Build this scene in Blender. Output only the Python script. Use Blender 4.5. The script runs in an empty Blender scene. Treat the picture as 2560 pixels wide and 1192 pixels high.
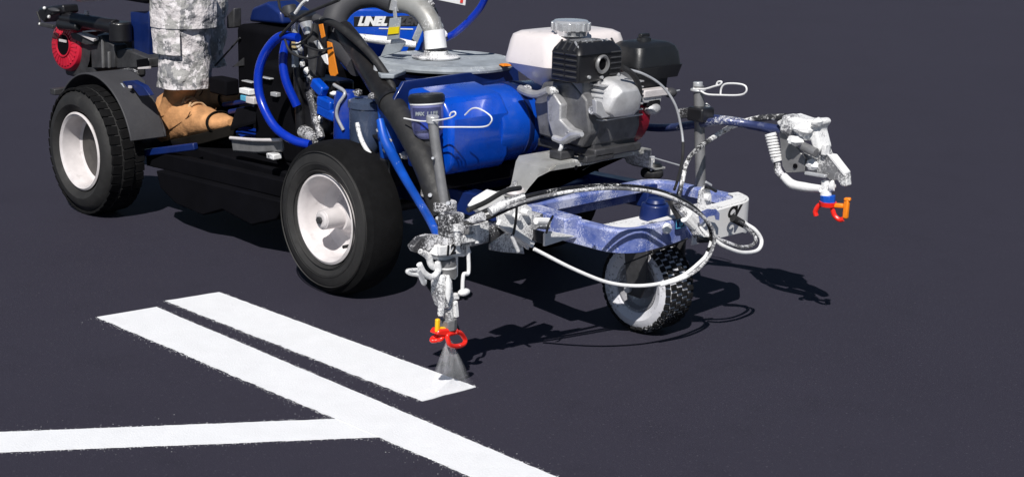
import bpy, bmesh, math, random
from mathutils import Vector, Matrix, noise

scene = bpy.context.scene
col = scene.collection
R = math.radians
random.seed(7)

# ------------------------------------------------------------------ camera
CAM_LOC = (2.31679, -2.79142, 1.14229)
CAM_VIEW = (-0.689491, 0.681177, -0.246173)
CAM_UP = (-0.191904, 0.155926, 0.968948)
CAM_F = 1.509   # focal length in widths of the picture

cam_d = bpy.data.cameras.new('camera')
cam_d.sensor_fit = 'HORIZONTAL'
cam_d.sensor_width = 36.0
cam_d.lens = 36.0 * CAM_F
cam_d.clip_start = 0.05
cam_d.clip_end = 2000.0
cam = bpy.data.objects.new('camera', cam_d)
col.objects.link(cam)
_v = Vector(CAM_VIEW).normalized()
_u = Vector(CAM_UP).normalized()
_r = _v.cross(_u)
cam.matrix_world = Matrix(((_r.x, _u.x, -_v.x, CAM_LOC[0]), (_r.y, _u.y, -_v.y, CAM_LOC[1]),
                           (_r.z, _u.z, -_v.z, CAM_LOC[2]), (0, 0, 0, 1)))
scene.camera = cam

# ------------------------------------------------------------------ sky, sun, exposure
# x is the machine's forward direction, y its left (the far side), z is up
SUN_BACK, SUN_FAR = 0.58, 0.73          # how far a shadow runs back and to the far side for one metre of height
sun_dir = Vector((-SUN_BACK, SUN_FAR, -1.0)).normalized()      # the way the light travels
elev = math.asin(-sun_dir.z)
world = bpy.data.worlds.new('World')
scene.world = world
world.use_nodes = True
wn = world.node_tree.nodes
wl = world.node_tree.links
wn.clear()
sky = wn.new('ShaderNodeTexSky')
sky.sky_type = 'NISHITA'
sky.sun_disc = False
sky.sun_elevation = elev
sky.sun_rotation = math.atan2(-sun_dir.x, -sun_dir.y)
sky.air_density = 0.75
sky.dust_density = 0.1
sky.ozone_density = 1.5
bg = wn.new('ShaderNodeBackground')
bg.inputs['Strength'].default_value = 0.05
wo = wn.new('ShaderNodeOutputWorld')
wl.new(sky.outputs['Color'], bg.inputs['Color'])
wl.new(bg.outputs['Background'], wo.inputs['Surface'])

sun_d = bpy.data.lights.new('sun', 'SUN')
sun_d.energy = 5.0
sun_d.angle = R(0.5)
sun_d.color = (1.0, 0.965, 0.92)
sun = bpy.data.objects.new('sun', sun_d)
col.objects.link(sun)
sun.rotation_euler = sun_dir.to_track_quat('-Z', 'Y').to_euler()
sun.location = (4, -5, 5)

scene.view_settings.view_transform = 'Standard'
scene.view_settings.look = 'None'
scene.view_settings.exposure = 0.0
scene.view_settings.gamma = 1.0
scene.view_settings.use_curve_mapping = False
scene.render.engine = 'CYCLES'
scene.cycles.max_bounces = 6
scene.cycles.transparent_max_bounces = 12
scene.cycles.use_denoising = True

# ------------------------------------------------------------------ materials
MATS = {}


def mat(name, color, rough=0.5, metal=0.0, coat=0.0, var=0.12, vscale=9.0, splat=None, bump=0.0, bscale=60.0,
        dust=None, spec=0.5, streak=None):
    """A painted / metal / rubber surface: colour mottled by noise, optional flecks of dried paint, optional grime."""
    m = bpy.data.materials.new(name)
    m.use_nodes = True
    n, l = m.node_tree.nodes, m.node_tree.links
    b = n['Principled BSDF']
    b.inputs['Roughness'].default_value = rough
    b.inputs['Metallic'].default_value = metal
    b.inputs['Coat Weight'].default_value = coat
    b.inputs['Coat Roughness'].default_value = 0.08
    b.inputs['Specular IOR Level'].default_value = spec
    geo = n.new('ShaderNodeNewGeometry')
    pos = geo.outputs['Position']

    def noise_tex(scale, detail=4.0, rgh=0.6):
        t = n.new('ShaderNodeTexNoise')
        t.inputs['Scale'].default_value = scale
        t.inputs['Detail'].default_value = detail
        t.inputs['Roughness'].default_value = rgh
        l.new(pos, t.inputs['Vector'])
        return t

    def ramp(src, a, c):
        r = n.new('ShaderNodeMapRange')
        r.inputs['From Min'].default_value = a
        r.inputs['From Max'].default_value = c
        l.new(src, r.inputs['Value'])
        return r.outputs['Result']

    def mix(fac, c1, c2):
        x = n.new('ShaderNodeMix')
        x.data_type = 'RGBA'
        l.new(fac, x.inputs[0])
        for sock, c in ((x.inputs[6], c1), (x.inputs[7], c2)):
            if isinstance(c, tuple):
                sock.default_value = (*c, 1)
            else:
                l.new(c, sock)
        return x.outputs[2]

    t = noise_tex(vscale)
    lo = tuple(max(0, c * (1 - var)) for c in color)
    hi = tuple(min(1, c * (1 + var)) for c in color)
    out = mix(ramp(t.outputs['Fac'], .3, .7), lo, hi)
    rgh = ramp(noise_tex(vscale * 2.3).outputs['Fac'], .25, .75)
    rr = n.new('ShaderNodeMapRange')
    rr.inputs['To Min'].default_value = max(0, rough - .1)
    rr.inputs['To Max'].default_value = min(1, rough + .12)
    l.new(rgh, rr.inputs['Value'])
    l.new(rr.outputs['Result'], b.inputs['Roughness'])
    if dust:
        dc, da, ds = dust
        f = ramp(noise_tex(ds, 6, .65).outputs['Fac'], 1 - da, 1 - da + .22)
        out = mix(f, out, dc)
    if splat:
        sc, sa, ss = splat
        # drifts of overspray: broad soft patches broken into fine specks
        big = noise_tex(ss * .20, 4, .55).outputs['Fac']
        fine = noise_tex(ss * 3.6, 3, .7).outputs['Fac']
        add = n.new('ShaderNodeMath')
        add.operation = 'MULTIPLY_ADD'
        add.inputs[1].default_value = .8
        l.new(fine, add.inputs[0])
        l.new(big, add.inputs[2])
        f = ramp(add.outputs[0], 1.33 - sa, 1.47 - sa)
        out = mix(f, out, sc)
        if metal > 0:
            inv = n.new('ShaderNodeMath')
            inv.operation = 'MULTIPLY_ADD'
            inv.inputs[1].default_value = -metal
            inv.inputs[2].default_value = metal
            l.new(f, inv.inputs[0])
            l.new(inv.outputs[0], b.inputs['Metallic'])
    l.new(out, b.inputs['Base Color'])
    if bump > 0:
        bp = n.new('ShaderNodeBump')
        bp.inputs['Strength'].default_value = bump
        bp.inputs['Distance'].default_value = 0.004
        l.new(noise_tex(bscale, 5).outputs['Fac'], bp.inputs['Height'])
        l.new(bp.outputs['Normal'], b.inputs['Normal'])
    MATS[name] = m
    return m


WHITE = (.80, .80, .80)
mat('blue_gloss', (.003, .034, .31), .30, 0, .4, .2, 7, splat=((.3, .34, .5), .18, 60), dust=((.08, .09, .25), .48, 8))
mat('blue_bright', (.001, .065, .50), .28, 0, .45, .2, 7, dust=((.01, .045, .30), .40, 9))
mat('blue_dusty', (.055, .10, .36), .48, 0, .1, .25, 12, splat=((.50, .53, .70), .46, 70), dust=((.20, .24, .48), .62, 18), bump=.1, bscale=150)
mat('blue_sheen', (.004, .060, .42), .26, 0, .45, .25, 5, dust=((.04, .10, .40), .50, 6))  # the lighter dust colour paints the tank cylinder's sheen
mat('engine_grey', (.13, .13, .135), .5, .3, 0, .35, 25, dust=((.04, .039, .038), .44, 22), bump=.2, bscale=160)
mat('cast_grimy', (.38, .38, .39), .5, .4, 0, .2, 30, dust=((.07, .07, .07), .48, 18), bump=.25, bscale=160)
mat('blue_front', (.035, .04, .26), .5, 0, .1, .3, 16, splat=(WHITE, .82, 40), dust=((.40, .40, .52), .5, 30))
mat('navy', (.004, .016, .10), .4, 0, .2, .3)
mat('blue_hose', (.001, .028, .40), .28, 0, .25, .1)
mat('hose_teal', (.004, .075, .45), .40, 0, .1, .25, splat=(WHITE, .24, 60))
mat('black_rubber', (.016, .016, .017), .62, 0, 0, .25, 30, bump=.15, bscale=120, dust=((.05, .048, .046), .45, 18))
mat('tyre_rubber', (.0165, .016, .016), .72, 0, 0, .3, 14, bump=.2, bscale=90, dust=((.042, .040, .039), .44, 9))
mat('tread_black', (.0055, .0055, .006), .85, 0, 0, .3, 30, bump=.2, bscale=90, spec=.15, dust=((.016, .016, .017), .40, 14))
mat('tyre_painted', (.050, .050, .054), .7, 0, 0, .3, 20, splat=((.62, .62, .66), .66, 30), bump=.2, bscale=90)
mat('tyre_tread', (.010, .010, .011), .8, 0, 0, .3, 20, splat=((.5, .5, .53), .28, 60), bump=.2, bscale=90, spec=.2)
mat('black_metal', (.010, .010, .012), .38, 0, .1, .25, 20, dust=((.06, .06, .065), .36, 30))
mat('black_plastic', (.012, .013, .015), .42, 0, 0, .15, 20, bump=.1, bscale=200)
mat('dark_void', (.003, .003, .0045), .85, 0, 0, .3, spec=.08)  # near-black: openings, black parts and plates that fill shade
mat('grey_plastic', (.045, .045, .050), .6, 0, 0, .12, 12, bump=.12, bscale=150)
mat('grey_metal', (.22, .22, .225), .42, .35, 0, .2, 25, dust=((.12, .115, .11), .4, 26))
mat('dark_metal', (.060, .060, .064), .5, .4, 0, .3, 25, dust=((.03, .029, .028), .45, 26))
mat('zinc', (.58, .59, .61), .35, .45, 0, .12, 30, dust=((.25, .25, .25), .34, 40))
mat('zinc_painted', (.30, .30, .31), .42, .55, 0, .2, 30, splat=(WHITE, .52, 60), dust=((.12, .12, .13), .42, 40))
mat('paint_crust', (.15, .15, .165), .6, .2, 0, .35, 40, splat=(WHITE, .64, 60), dust=((.40, .39, .41), .5, 30), bump=.5, bscale=140)
mat('crusty_dark', (.055, .055, .06), .55, .4, 0, .3, 40, splat=((.68, .68, .70), .46, 70), bump=.4, bscale=140)
mat('line_crust', (.03, .03, .033), .5, 0, 0, .3, 30, splat=(WHITE, .44, 30), bump=.6, bscale=110)
mat('worn_sleeve', (.014, .013, .013), .32, 0, 0, .3, 20, dust=((.13, .10, .09), .40, 16), bump=.15, bscale=90)
mat('cable_black', (.012, .012, .013), .3, 0, 0, .2, 30, splat=(WHITE, .30, 60))
mat('cable_grey', (.16, .16, .17), .4, 0, 0, .2, 30, splat=(WHITE, .52, 50))
mat('arm_blue', (.035, .05, .15), .4, .2, .2, .3, 20, splat=(WHITE, .34, 60), dust=((.2, .22, .32), .42, 30))
mat('nose_metal', (.26, .26, .27), .45, .5, 0, .3, 30, splat=(WHITE, .46, 50), dust=((.10, .10, .11), .45, 40))
mat('white_paint', (.82, .82, .82), .5, 0, 0, .05, 20, bump=.3, bscale=160)
mat('steel_plate', (.36, .36, .345), .42, .25, 0, .12, 18, splat=((.7, .7, .7), .34, 40), dust=((.22, .21, .19), .46, 22))
mat('cast_aluminium', (.56, .56, .57), .5, .45, 0, .15, 30, dust=((.10, .10, .10), .40, 24), bump=.2, bscale=180)
mat('chrome', (.66, .67, .69), .22, .55, 0, .15, 50)
mat('fuel_white', (.78, .72, .71), .32, 0, .3, .05, 10, dust=((.55, .50, .47), .36, 22))
mat('rim_white', (.62, .585, .585), .45, 0, .1, .12, 20, dust=((.34, .32, .31), .40, 22))
mat('hub_shade', (.055, .050, .046), .6, 0, 0, .2, 20, dust=((.10, .09, .085), .36, 20))  # dark brown that paints the rim's shaded half
mat('rim_grey', (.26, .26, .28), .5, .2, 0, .15, 20, splat=(WHITE, .42, 40))
mat('lid_grey', (.30, .33, .36), .6, 0, 0, .22, 26, splat=((.72, .74, .76), .30, 50), bump=.12, bscale=120)
mat('engine_red', (.50, .012, .035), .35, 0, .3, .1, dust=((.20, .02, .035), .34, 30))
mat('dark_red', (.20, .004, .016), .4, 0, .2, .15)
mat('guard_red', (.86, .022, .012), .35, 0, .2, .06, splat=(WHITE, .26, 70))
mat('tip_orange', (.90, .24, .008), .4, 0, .1, .08)
mat('tip_yellow', (.88, .48, .01), .4, 0, .1, .08)
mat('tag_orange', (.72, .22, .012), .55, 0, 0, .1)
mat('tag_yellow', (.85, .66, .01), .5, 0, 0, .06)
mat('tag_tan', (.55, .42, .20), .6, 0, 0, .1)
mat('label_white', (.82, .82, .82), .5, 0, 0, .02)
mat('label_black', (.008, .008, .009), .5, 0, 0, .02)
mat('label_teal', (.10, .42, .62), .5, 0, 0, .1)
mat('label_red', (.75, .05, .04), .5, 0, 0, .05)
mat('pump_label', (.045, .05, .13), .3, 0, .3, .3, 30)
mat('pump_lilac', (.16, .17, .36), .35, 0, .3, .15, 30)
mat('smoke_plastic', (.05, .07, .12), .25, 0, .4, .3, 14)
mat('boot_suede', (.50, .25, .105), .85, 0, 0, .30, 26, bump=.6, bscale=70, dust=((.24, .11, .045), .40, 22))
mat('boot_sole', (.008, .007, .006), .85, 0, 0, .2, 30, spec=.1)
mat('boot_seam', (.12, .055, .02), .8, 0, 0, .15, 60)
mat('boot_lace', (.55, .36, .20), .8, 0, 0, .15, 60)


def camo_material():
    m = bpy.data.materials.new('camouflage_cloth')
    m.use_nodes = True
    n, l = m.node_tree.nodes, m.node_tree.links
    b = n['Principled BSDF']
    b.inputs['Roughness'].default_value = 0.9
    geo = n.new('ShaderNodeNewGeometry')
    snap = n.new('ShaderNodeVectorMath')
    snap.operation = 'SNAP'
    snap.inputs[1].default_value = (.0035, .0035, .0035)
    l.new(geo.outputs['Position'], snap.inputs[0])
    prev = None
    for scale, off, lo, c in ((1, 0, 0, (.36, .355, .345)), (20, 3.1, .48, (.60, .565, .57)), (24, 9.7, .57, (.20, .20, .21)),
                              (44, 5.3, .57, (.70, .67, .68))):
        if prev is None:
            prev = c
            continue
        add = n.new('ShaderNodeVectorMath')
        add.operation = 'ADD'
        add.inputs[1].default_value = (off, off * .7, off * .3)
        l.new(snap.outputs[0], add.inputs[0])
        t = n.new('ShaderNodeTexNoise')
        t.inputs['Scale'].default_value = scale
        t.inputs['Detail'].default_value = 3
        t.inputs['Roughness'].default_value = .55
        l.new(add.outputs[0], t.inputs['Vector'])
        r = n.new('ShaderNodeMapRange')
        r.inputs['From Min'].default_value = lo
        r.inputs['From Max'].default_value = lo + .025
        l.new(t.outputs['Fac'], r.inputs['Value'])
        x = n.new('ShaderNodeMix')
        x.data_type = 'RGBA'
        l.new(r.outputs['Result'], x.inputs[0])
        if isinstance(prev, tuple):
            x.inputs[6].default_value = (*prev, 1)
        else:
            l.new(prev, x.inputs[6])
        x.inputs[7].default_value = (*c, 1)
        prev = x.outputs[2]
    l.new(prev, b.inputs['Base Color'])
    t = n.new('ShaderNodeTexNoise')
    t.inputs['Scale'].default_value = 22
    t.inputs['Detail'].default_value = 4
    l.new(geo.outputs['Position'], t.inputs['Vector'])
    bp = n.new('ShaderNodeBump')
    bp.inputs['Strength'].default_value = .9
    bp.inputs['Distance'].default_value = .025
    l.new(t.outputs['Fac'], bp.inputs['Height'])
    l.new(bp.outputs['Normal'], b.inputs['Normal'])
    MATS['camo'] = m


camo_material()


# ------------------------------------------------------------------ mesh helpers
def V(p):
    return Vector(p)


def smooth_path(pts, per=8, closed=False):
    """Catmull-Rom through the points."""
    P = [Vector(p) for p in pts]
    n = len(P)
    out = []
    segs = n if closed else n - 1
    for i in range(segs):
        if closed:
            p0, p1, p2, p3 = P[(i - 1) % n], P[i], P[(i + 1) % n], P[(i + 2) % n]
        else:
            p1, p2 = P[i], P[i + 1]
            p0 = P[i - 1] if i > 0 else p1 * 2 - p2
            p3 = P[i + 2] if i + 2 < n else p2 * 2 - p1
        for k in range(per):
            t = k / per
            out.append(.5 * ((2 * p1) + (p2 - p0) * t + (2 * p0 - 5 * p1 + 4 * p2 - p3) * t * t
                             + (3 * p1 - p0 - 3 * p2 + p3) * t ** 3))
    if not closed:
        out.append(P[-1])
    return out


def frame_of(d):
    d = d.normalized()
    a = Vector((0, 0, 1)) if abs(d.z) < .9 else Vector((1, 0, 0))
    s = d.cross(a).normalized()
    return s, s.cross(d).normalized()


class MB:
    """Collects simple solids in world metres and links them as one mesh object."""

    def __init__(self):
        self.v, self.f, self.sm = [], [], []

    def add(self, verts, faces, smooth=False):
        o = len(self.v)
        self.v += [Vector(p) for p in verts]
        self.f += [tuple(i + o for i in f) for f in faces]
        self.sm += [smooth] * len(faces)
        return self

    def box(self, c, size, rot=None, taper=1.0):
        c = Vector(c)
        sx, sy, sz = (s / 2 for s in size)
        M = rot if rot is not None else Matrix.Identity(3)
        vs = []
        for z in (-1, 1):
            k = taper if z > 0 else 1.0
            for x, y in ((-1, -1), (1, -1), (1, 1), (-1, 1)):
                vs.append(c + M @ Vector((x * sx * k, y * sy * k, z * sz)))
        return self.add(vs, [(3, 2, 1, 0), (4, 5, 6, 7), (0, 1, 5, 4), (1, 2, 6, 5), (2, 3, 7, 6), (3, 0, 4, 7)])

    def bar(self, p0, p1, w, h, up=None):
        """A rectangular bar from p0 to p1, w across and h along `up`."""
        p0, p1 = Vector(p0), Vector(p1)
        d = (p1 - p0).normalized()
        u = Vector(up) if up else (Vector((0, 0, 1)) if abs(d.z) < .9 else Vector((1, 0, 0)))
        s = d.cross(u).normalized()
        u = s.cross(d).normalized()
        vs = []
        for p in (p0, p1):
            for a, b in ((-1, -1), (1, -1), (1, 1), (-1, 1)):
                vs.append(p + s * a * w / 2 + u * b * h / 2)
        return self.add(vs, [(3, 2, 1, 0), (4, 5, 6, 7), (0, 1, 5, 4), (1, 2, 6, 5), (2, 3, 7, 6), (3, 0, 4, 7)])

    def cyl(self, p0, p1, r0, r1=None, n=20, caps=True):
        p0, p1 = Vector(p0), Vector(p1)
        r1 = r0 if r1 is None else r1
        s, u = frame_of(p1 - p0)
        vs = []
        for p, r in ((p0, r0), (p1, r1)):
            for i in range(n):
                a = 2 * math.pi * i / n
                vs.append(p + (s * math.cos(a) + u * math.sin(a)) * r)
        self.add(vs, [(i, n + i, n + (i + 1) % n, (i + 1) % n) for i in range(n)], True)
        if caps:
            o = len(self.v) - 2 * n
            self.f += [tuple(o + i for i in range(n)), tuple(o + n + i for i in reversed(range(n)))]
            self.sm += [False, False]
        return self

    def tube(self, pts, r, n=10, per=8, closed=False, raw=False, flat=1.0):
        """A round (or, with flat < 1, flattened) hose through the points; r may be a list per point."""
        P = [Vector(p) for p in pts] if raw else smooth_path(pts, per, closed)
        m = len(P)
        if isinstance(r, (list, tuple)):
            k = len(r) - 1
            rr = []
            for i in range(m):
                t = i / (m - 1) * k
                j = min(int(t), k - 1)
                rr.append(r[j] + (r[j + 1] - r[j]) * (t - j))
        else:
            rr = [r] * m
        d0 = (P[1] - P[0]).normalized()
        s, u = frame_of(d0)
        vs = []
        for i, p in enumerate(P):
            if closed:
                d = (P[(i + 1) % m] - P[i - 1]).normalized()
            elif i == 0:
                d = d0
            elif i == m - 1:
                d = (P[-1] - P[-2]).normalized()
            else:
                d = (P[i + 1] - P[i - 1]).normalized()
            s = (s - d * s.dot(d)).normalized()
            u = s.cross(d).normalized()
            for j in range(n):
                a = 2 * math.pi * j / n
                vs.append(p + (s * math.cos(a) * flat + u * math.sin(a)) * rr[i])
        fs = []
        for i in range(m if closed else m - 1):
            a, b = i * n, ((i + 1) % m) * n
            fs += [(a + j, a + (j + 1) % n, b + (j + 1) % n, b + j) for j in range(n)]
        self.add(vs, fs, True)
        if not closed:
            o = len(self.v) - m * n
            self.f += [tuple(o + j for j in reversed(range(n))), tuple(o + (m - 1) * n + j for j in range(n))]
            self.sm += [False, False]
        return self

    def lathe(self, prof, o, axis, n=40, closed=False, smooth=True):
        """prof: (radius, distance along axis) pairs."""
        o, ax = Vector(o), Vector(axis).normalized()
        s, u = frame_of(ax)
        m = len(prof)
        vs = []
        for r, h in prof:
            for i in range(n):
                a = 2 * math.pi * i / n
                vs.append(o + ax * h + (s * math.cos(a) + u * math.sin(a)) * r)
        fs = []
        for k in range(m if closed else m - 1):
            a, b = k * n, ((k + 1) % m) * n
            fs += [(a + i, a + (i + 1) % n, b + (i + 1) % n, b + i) for i in range(n)]
        return self.add(vs, fs, smooth)

    def prism(self, poly, ext):
        """A flat outline (3-D points in one plane) given thickness along ext."""
        P = [Vector(p) for p in poly]
        e = Vector(ext)
        n = len(P)
        vs = P + [p + e for p in P]
        return self.add(vs, [tuple(reversed(range(n))), tuple(range(n, 2 * n))]
                        + [(i, (i + 1) % n, n + (i + 1) % n, n + i) for i in range(n)])

    def blob(self, c, rad, n=16, m=10, rough=0.0, seed=0, pw=1.0):
        c = Vector(c)
        vs = []
        for j in range(m + 1):
            t = math.pi * j / m
            for i in range(n):
                a = 2 * math.pi * i / n
                q = Vector((math.sin(t) * math.cos(a), math.sin(t) * math.sin(a), math.cos(t)))
                if pw != 1.0:
                    q = Vector([math.copysign(abs(x) ** pw, x) for x in q])
                k = 1 + rough * noise.noise(q * 2.3 + Vector((seed, seed * .7, 0)))
                vs.append(c + Vector((q.x * rad[0], q.y * rad[1], q.z * rad[2])) * k)
        fs = []
        for j in range(m):
            for i in range(n):
                fs.append((j * n + i, (j + 1) * n + i, (j + 1) * n + (i + 1) % n, j * n + (i + 1) % n))
        return self.add(vs, fs, True)

    def build(self, name, material, parent=None, bevel=0.0, seg=2, label=None):
        base = Vector((0, 0, 0))
        p = parent
        while p is not None:
            base += Vector(p.location)
            p = p.parent
        me = bpy.data.meshes.new(name)
        me.from_pydata([tuple(p - base) for p in self.v], [], self.f)
        me.update()
        bm = bmesh.new()
        bm.from_mesh(me)
        bmesh.ops.remove_doubles(bm, verts=bm.verts, dist=1e-6)
        bmesh.ops.recalc_face_normals(bm, faces=bm.faces)
        bm.to_mesh(me)
        bm.free()
        me.polygons.foreach_set('use_smooth', [True] * len(me.polygons))
        me.set_sharp_from_angle(angle=R(34))
        o = bpy.data.objects.new(name, me)
        col.objects.link(o)
        me.materials.append(MATS[material] if isinstance(material, str) else material)
        o.parent = parent
        if bevel > 0:
            md = o.modifiers.new('soft_edge', 'BEVEL')
            md.width = bevel
            md.segments = seg
            md.limit_method = 'ANGLE'
            md.angle_limit = R(38)
            md.harden_normals = False
        if label:
            o['label'] = label
        return o


def empty(name, loc, label, cat, group=None):
    o = bpy.data.objects.new(name, None)
    o.empty_display_size = .1
    o.location = loc
    col.objects.link(o)
    o['label'] = label
    o['category'] = cat
    if group:
        o['group'] = group
    return o


def tag(o, label=None, cat=None, kind=None, group=None):
    for k, val in (('label', label), ('category', cat), ('kind', kind), ('group', group)):
        if val:
            o[k] = val
    return o


def rot_z(deg):
    return Matrix.Rotation(R(deg), 3, 'Z')


def basis(x, z):
    """A rotation whose local x runs along x and local z close to z."""
    x = Vector(x).normalized()
    y = Vector(z).cross(x).normalized()
    z = x.cross(y).normalized()
    return Matrix((x, y, z)).transposed()


def add_text(name, body, size, loc, xdir, up, material, parent, shear=0.0, depth=.0008, bold=0.0, spacing=1.0):
    """Lettering as thin raised mesh, centred on loc."""
    cu = bpy.data.curves.new(name, 'FONT')
    cu.body = body
    cu.size = size
    cu.shear = shear
    cu.extrude = depth
    cu.offset = bold
    cu.space_character = spacing
    cu.align_x = 'CENTER'
    cu.align_y = 'CENTER'
    tmp = bpy.data.objects.new('tmp', cu)
    col.objects.link(tmp)
    dg = bpy.context.evaluated_depsgraph_get()
    me = bpy.data.meshes.new_from_object(tmp.evaluated_get(dg))
    bpy.data.objects.remove(tmp)
    bpy.data.curves.remove(cu)
    x = Vector(xdir).normalized()
    z = x.cross(Vector(up)).normalized()
    y = z.cross(x)
    M = Matrix((x, y, z)).transposed().to_4x4()
    base = Vector((0, 0, 0))
    p = parent
    while p is not None:
        base += Vector(p.location)
        p = p.parent
    M.translation = Vector(loc) - base
    me.transform(M)
    me.materials.clear()
    me.materials.append(MATS[material])
    me.name = name
    o = bpy.data.objects.new(name, me)
    col.objects.link(o)
    o.parent = parent
    return o


def bolt(m, p, d, r=.006, h=.005):
    d = Vector(d).normalized()
    m.cyl(p, Vector(p) + d * h * .4, r * 1.5, n=12)
    m.cyl(Vector(p) + d * h * .4, Vector(p) + d * h * 1.4, r, n=6)
    return m


# ------------------------------------------------------------------ the setting: asphalt and painted lines
def asphalt_material():
    m = bpy.data.materials.new('sealed_asphalt')
    m.use_nodes = True
    n, l = m.node_tree.nodes, m.node_tree.links
    b = n['Principled BSDF']
    b.inputs['Roughness'].default_value = .82
    b.inputs['Specular IOR Level'].default_value = .25
    geo = n.new('ShaderNodeNewGeometry')

    def tex(scale, detail, rgh=.6):
        t = n.new('ShaderNodeTexNoise')
        t.inputs['Scale'].default_value = scale
        t.inputs['Detail'].default_value = detail
        t.inputs['Roughness'].default_value = rgh
        l.new(geo.outputs['Position'], t.inputs['Vector'])
        return t.outputs['Fac']

    def rng(src, a, c, lo=0., hi=1.):
        r = n.new('ShaderNodeMapRange')
        r.inputs['From Min'].default_value = a
        r.inputs['From Max'].default_value = c
        r.inputs['To Min'].default_value = lo
        r.inputs['To Max'].default_value = hi
        l.new(src, r.inputs['Value'])
        return r.outputs['Result']

    def mix(f, a, c):
        x = n.new('ShaderNodeMix')
        x.data_type = 'RGBA'
        l.new(f, x.inputs[0])
        for s, q in ((x.inputs[6], a), (x.inputs[7], c)):
            if isinstance(q, tuple):
                s.default_value = (*q, 1)
            else:
                l.new(q, s)
        return x.outputs[2]

    base = mix(rng(tex(1.6, 5), .3, .7), (.0222, .0198, .0330), (.0262, .0236, .0392))
    base = mix(rng(tex(.45, 4), .35, .7), base, (.0285, .0262, .0415))
    base = mix(rng(tex(5, 7, .75), .52, .72), base, (.0200, .0182, .0300))
    base = mix(rng(tex(320, 3), .35, .75), base, (.036, .0335, .050))
    base = mix(rng(tex(140, 2), .62, .74), base, (.064, .061, .080))
    l.new(base, b.inputs['Base Color'])
    bp = n.new('ShaderNodeBump')
    bp.inputs['Strength'].default_value = .5
    bp.inputs['Distance'].default_value = .004
    l.new(tex(260, 4, .7), bp.inputs['Height'])
    l.new(bp.outputs['Normal'], b.inputs['Normal'])
    MATS['asphalt'] = m


asphalt_material()
mat('line_paint', (.85, .86, .88), .5, 0, 0, .03, 14, bump=.35, bscale=260, splat=((.45, .45, .48), .05, 90))

g = MB()
G = 400.0
NG = 8
gv = [(-G + 2 * G * i / NG, -G + 2 * G * j / NG, 0) for j in range(NG + 1) for i in range(NG + 1)]
gf = [(j * (NG + 1) + i, j * (NG + 1) + i + 1, (j + 1) * (NG + 1) + i + 1, (j + 1) * (NG + 1) + i)
      for j in range(NG) for i in range(NG)]
ground = g.add(gv, gf).build('asphalt_ground', 'asphalt')
tag(ground, 'dark freshly sealed asphalt of a car park', 'asphalt', 'structure')

rs = random.Random(11)
flecks = []


def stripe(name, a0, a1, b0, b1, z, rag0, rag1, seed, label, spray0=1.0, spray1=1.0, endrag=.002):
    """A stroke of road paint: edge a from a0 to a1, edge b from b0 to b1, both edges ragged; flecks fly off them."""
    a0, a1, b0, b1 = (Vector(p) for p in (a0, a1, b0, b1))
    L = max((a1 - a0).length, (b1 - b0).length)
    n = int(L / .006)
    across = 5
    rows = []
    for i in range(n + 1):
        t = i / n
        pa, pb = a0.lerp(a1, t), b0.lerp(b1, t)
        w = (pb - pa).normalized()
        s = t * L

        def jag(k, amp):
            v = noise.noise(Vector((s * 9, k, seed))) * .8 + noise.noise(Vector((s * 45, k, seed))) * .7 \
                + max(0, noise.noise(Vector((s * 140, k + 5, seed)))) * 1.1
            return v * amp
        pa = pa - w * jag(1.3, rag0)
        pb = pb + w * jag(7.7, rag1)
        e = Vector((0, 0, 0))
        row = []
        for j in range(across + 1):
            p = pa.lerp(pb, j / across)
            if i in (0, n):
                d = (a1 - a0).normalized() * (1 if i else -1)
                p = p + d * noise.noise(Vector((j * 1.7, seed, i))) * endrag * 3
            row.append(Vector((p.x, p.y, z)))
        rows.append(row)
        for base, out, amt in ((pa, -w, spray0), (pb, w, spray1)):
            for q in range(6):
                if rs.random() < .42 * amt:
                    d = min(rs.expovariate(1 / .0055), .04)
                    if rs.random() < .035:
                        d += rs.random() * .05
                    sz = rs.uniform(.0004, .0011) * (1.5 if d < .008 else 1)
                    flecks.append((base + out * d + (a1 - a0).normalized() * rs.uniform(-.004, .004), sz))
    vs = [p for r in rows for p in r]
    k = across + 1
    fs = [(i * k + j, i * k + j + 1, (i + 1) * k + j + 1, (i + 1) * k + j) for i in range(n) for j in range(across)]
    rim = [j for j in range(k)] + [i * k + across for i in range(1, n + 1)] \
        + [n * k + j for j in range(across - 1, -1, -1)] + [i * k for i in range(n - 1, 0, -1)]
    o = len(vs)
    vs += [Vector((vs[i].x, vs[i].y, .0002)) for i in rim]
    m = len(rim)
    fs += [(rim[i], rim[(i + 1) % m], o + (i + 1) % m, o + i) for i in range(m)]
    ob = MB().add(vs, fs).build(name, 'line_paint')
    tag(ob, label, 'road marking', 'structure')
    return ob


stripe('painted_line', (-0.9788, -0.7673, 0.0000), (-0.0030, -0.7554, 0.0000), (-0.9567, -0.6218, 0.0000), (0.0077, -0.6093, 0.0000), .0016, .005, .0015, 1.0,
       'wet white line still being sprayed, ending under the red tip guard', 1.5, .5)
stripe('painted_line', (-0.9652, -0.9699, 0.0000), (1.4880, -0.9335, 0.0000), (-0.9467, -0.8163, 0.0000), (1.6159, -0.8448, 0.0000), .0016, .004, .002, 5.0,
       'finished white line running parallel beside the wet one to the bottom edge', 1.3, .9)
stripe('painted_line', (-0.7952, -2.2341, 0.0000), (0.1118, -0.9291, 0.0000), (-0.9024, -2.2103, 0.0000), (0.0279, -0.8585, 0.0000), .0011, .0015, .002, 9.0,
       'white line meeting the parallel lines at an angle, near the bottom edge', .7, .6)

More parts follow.
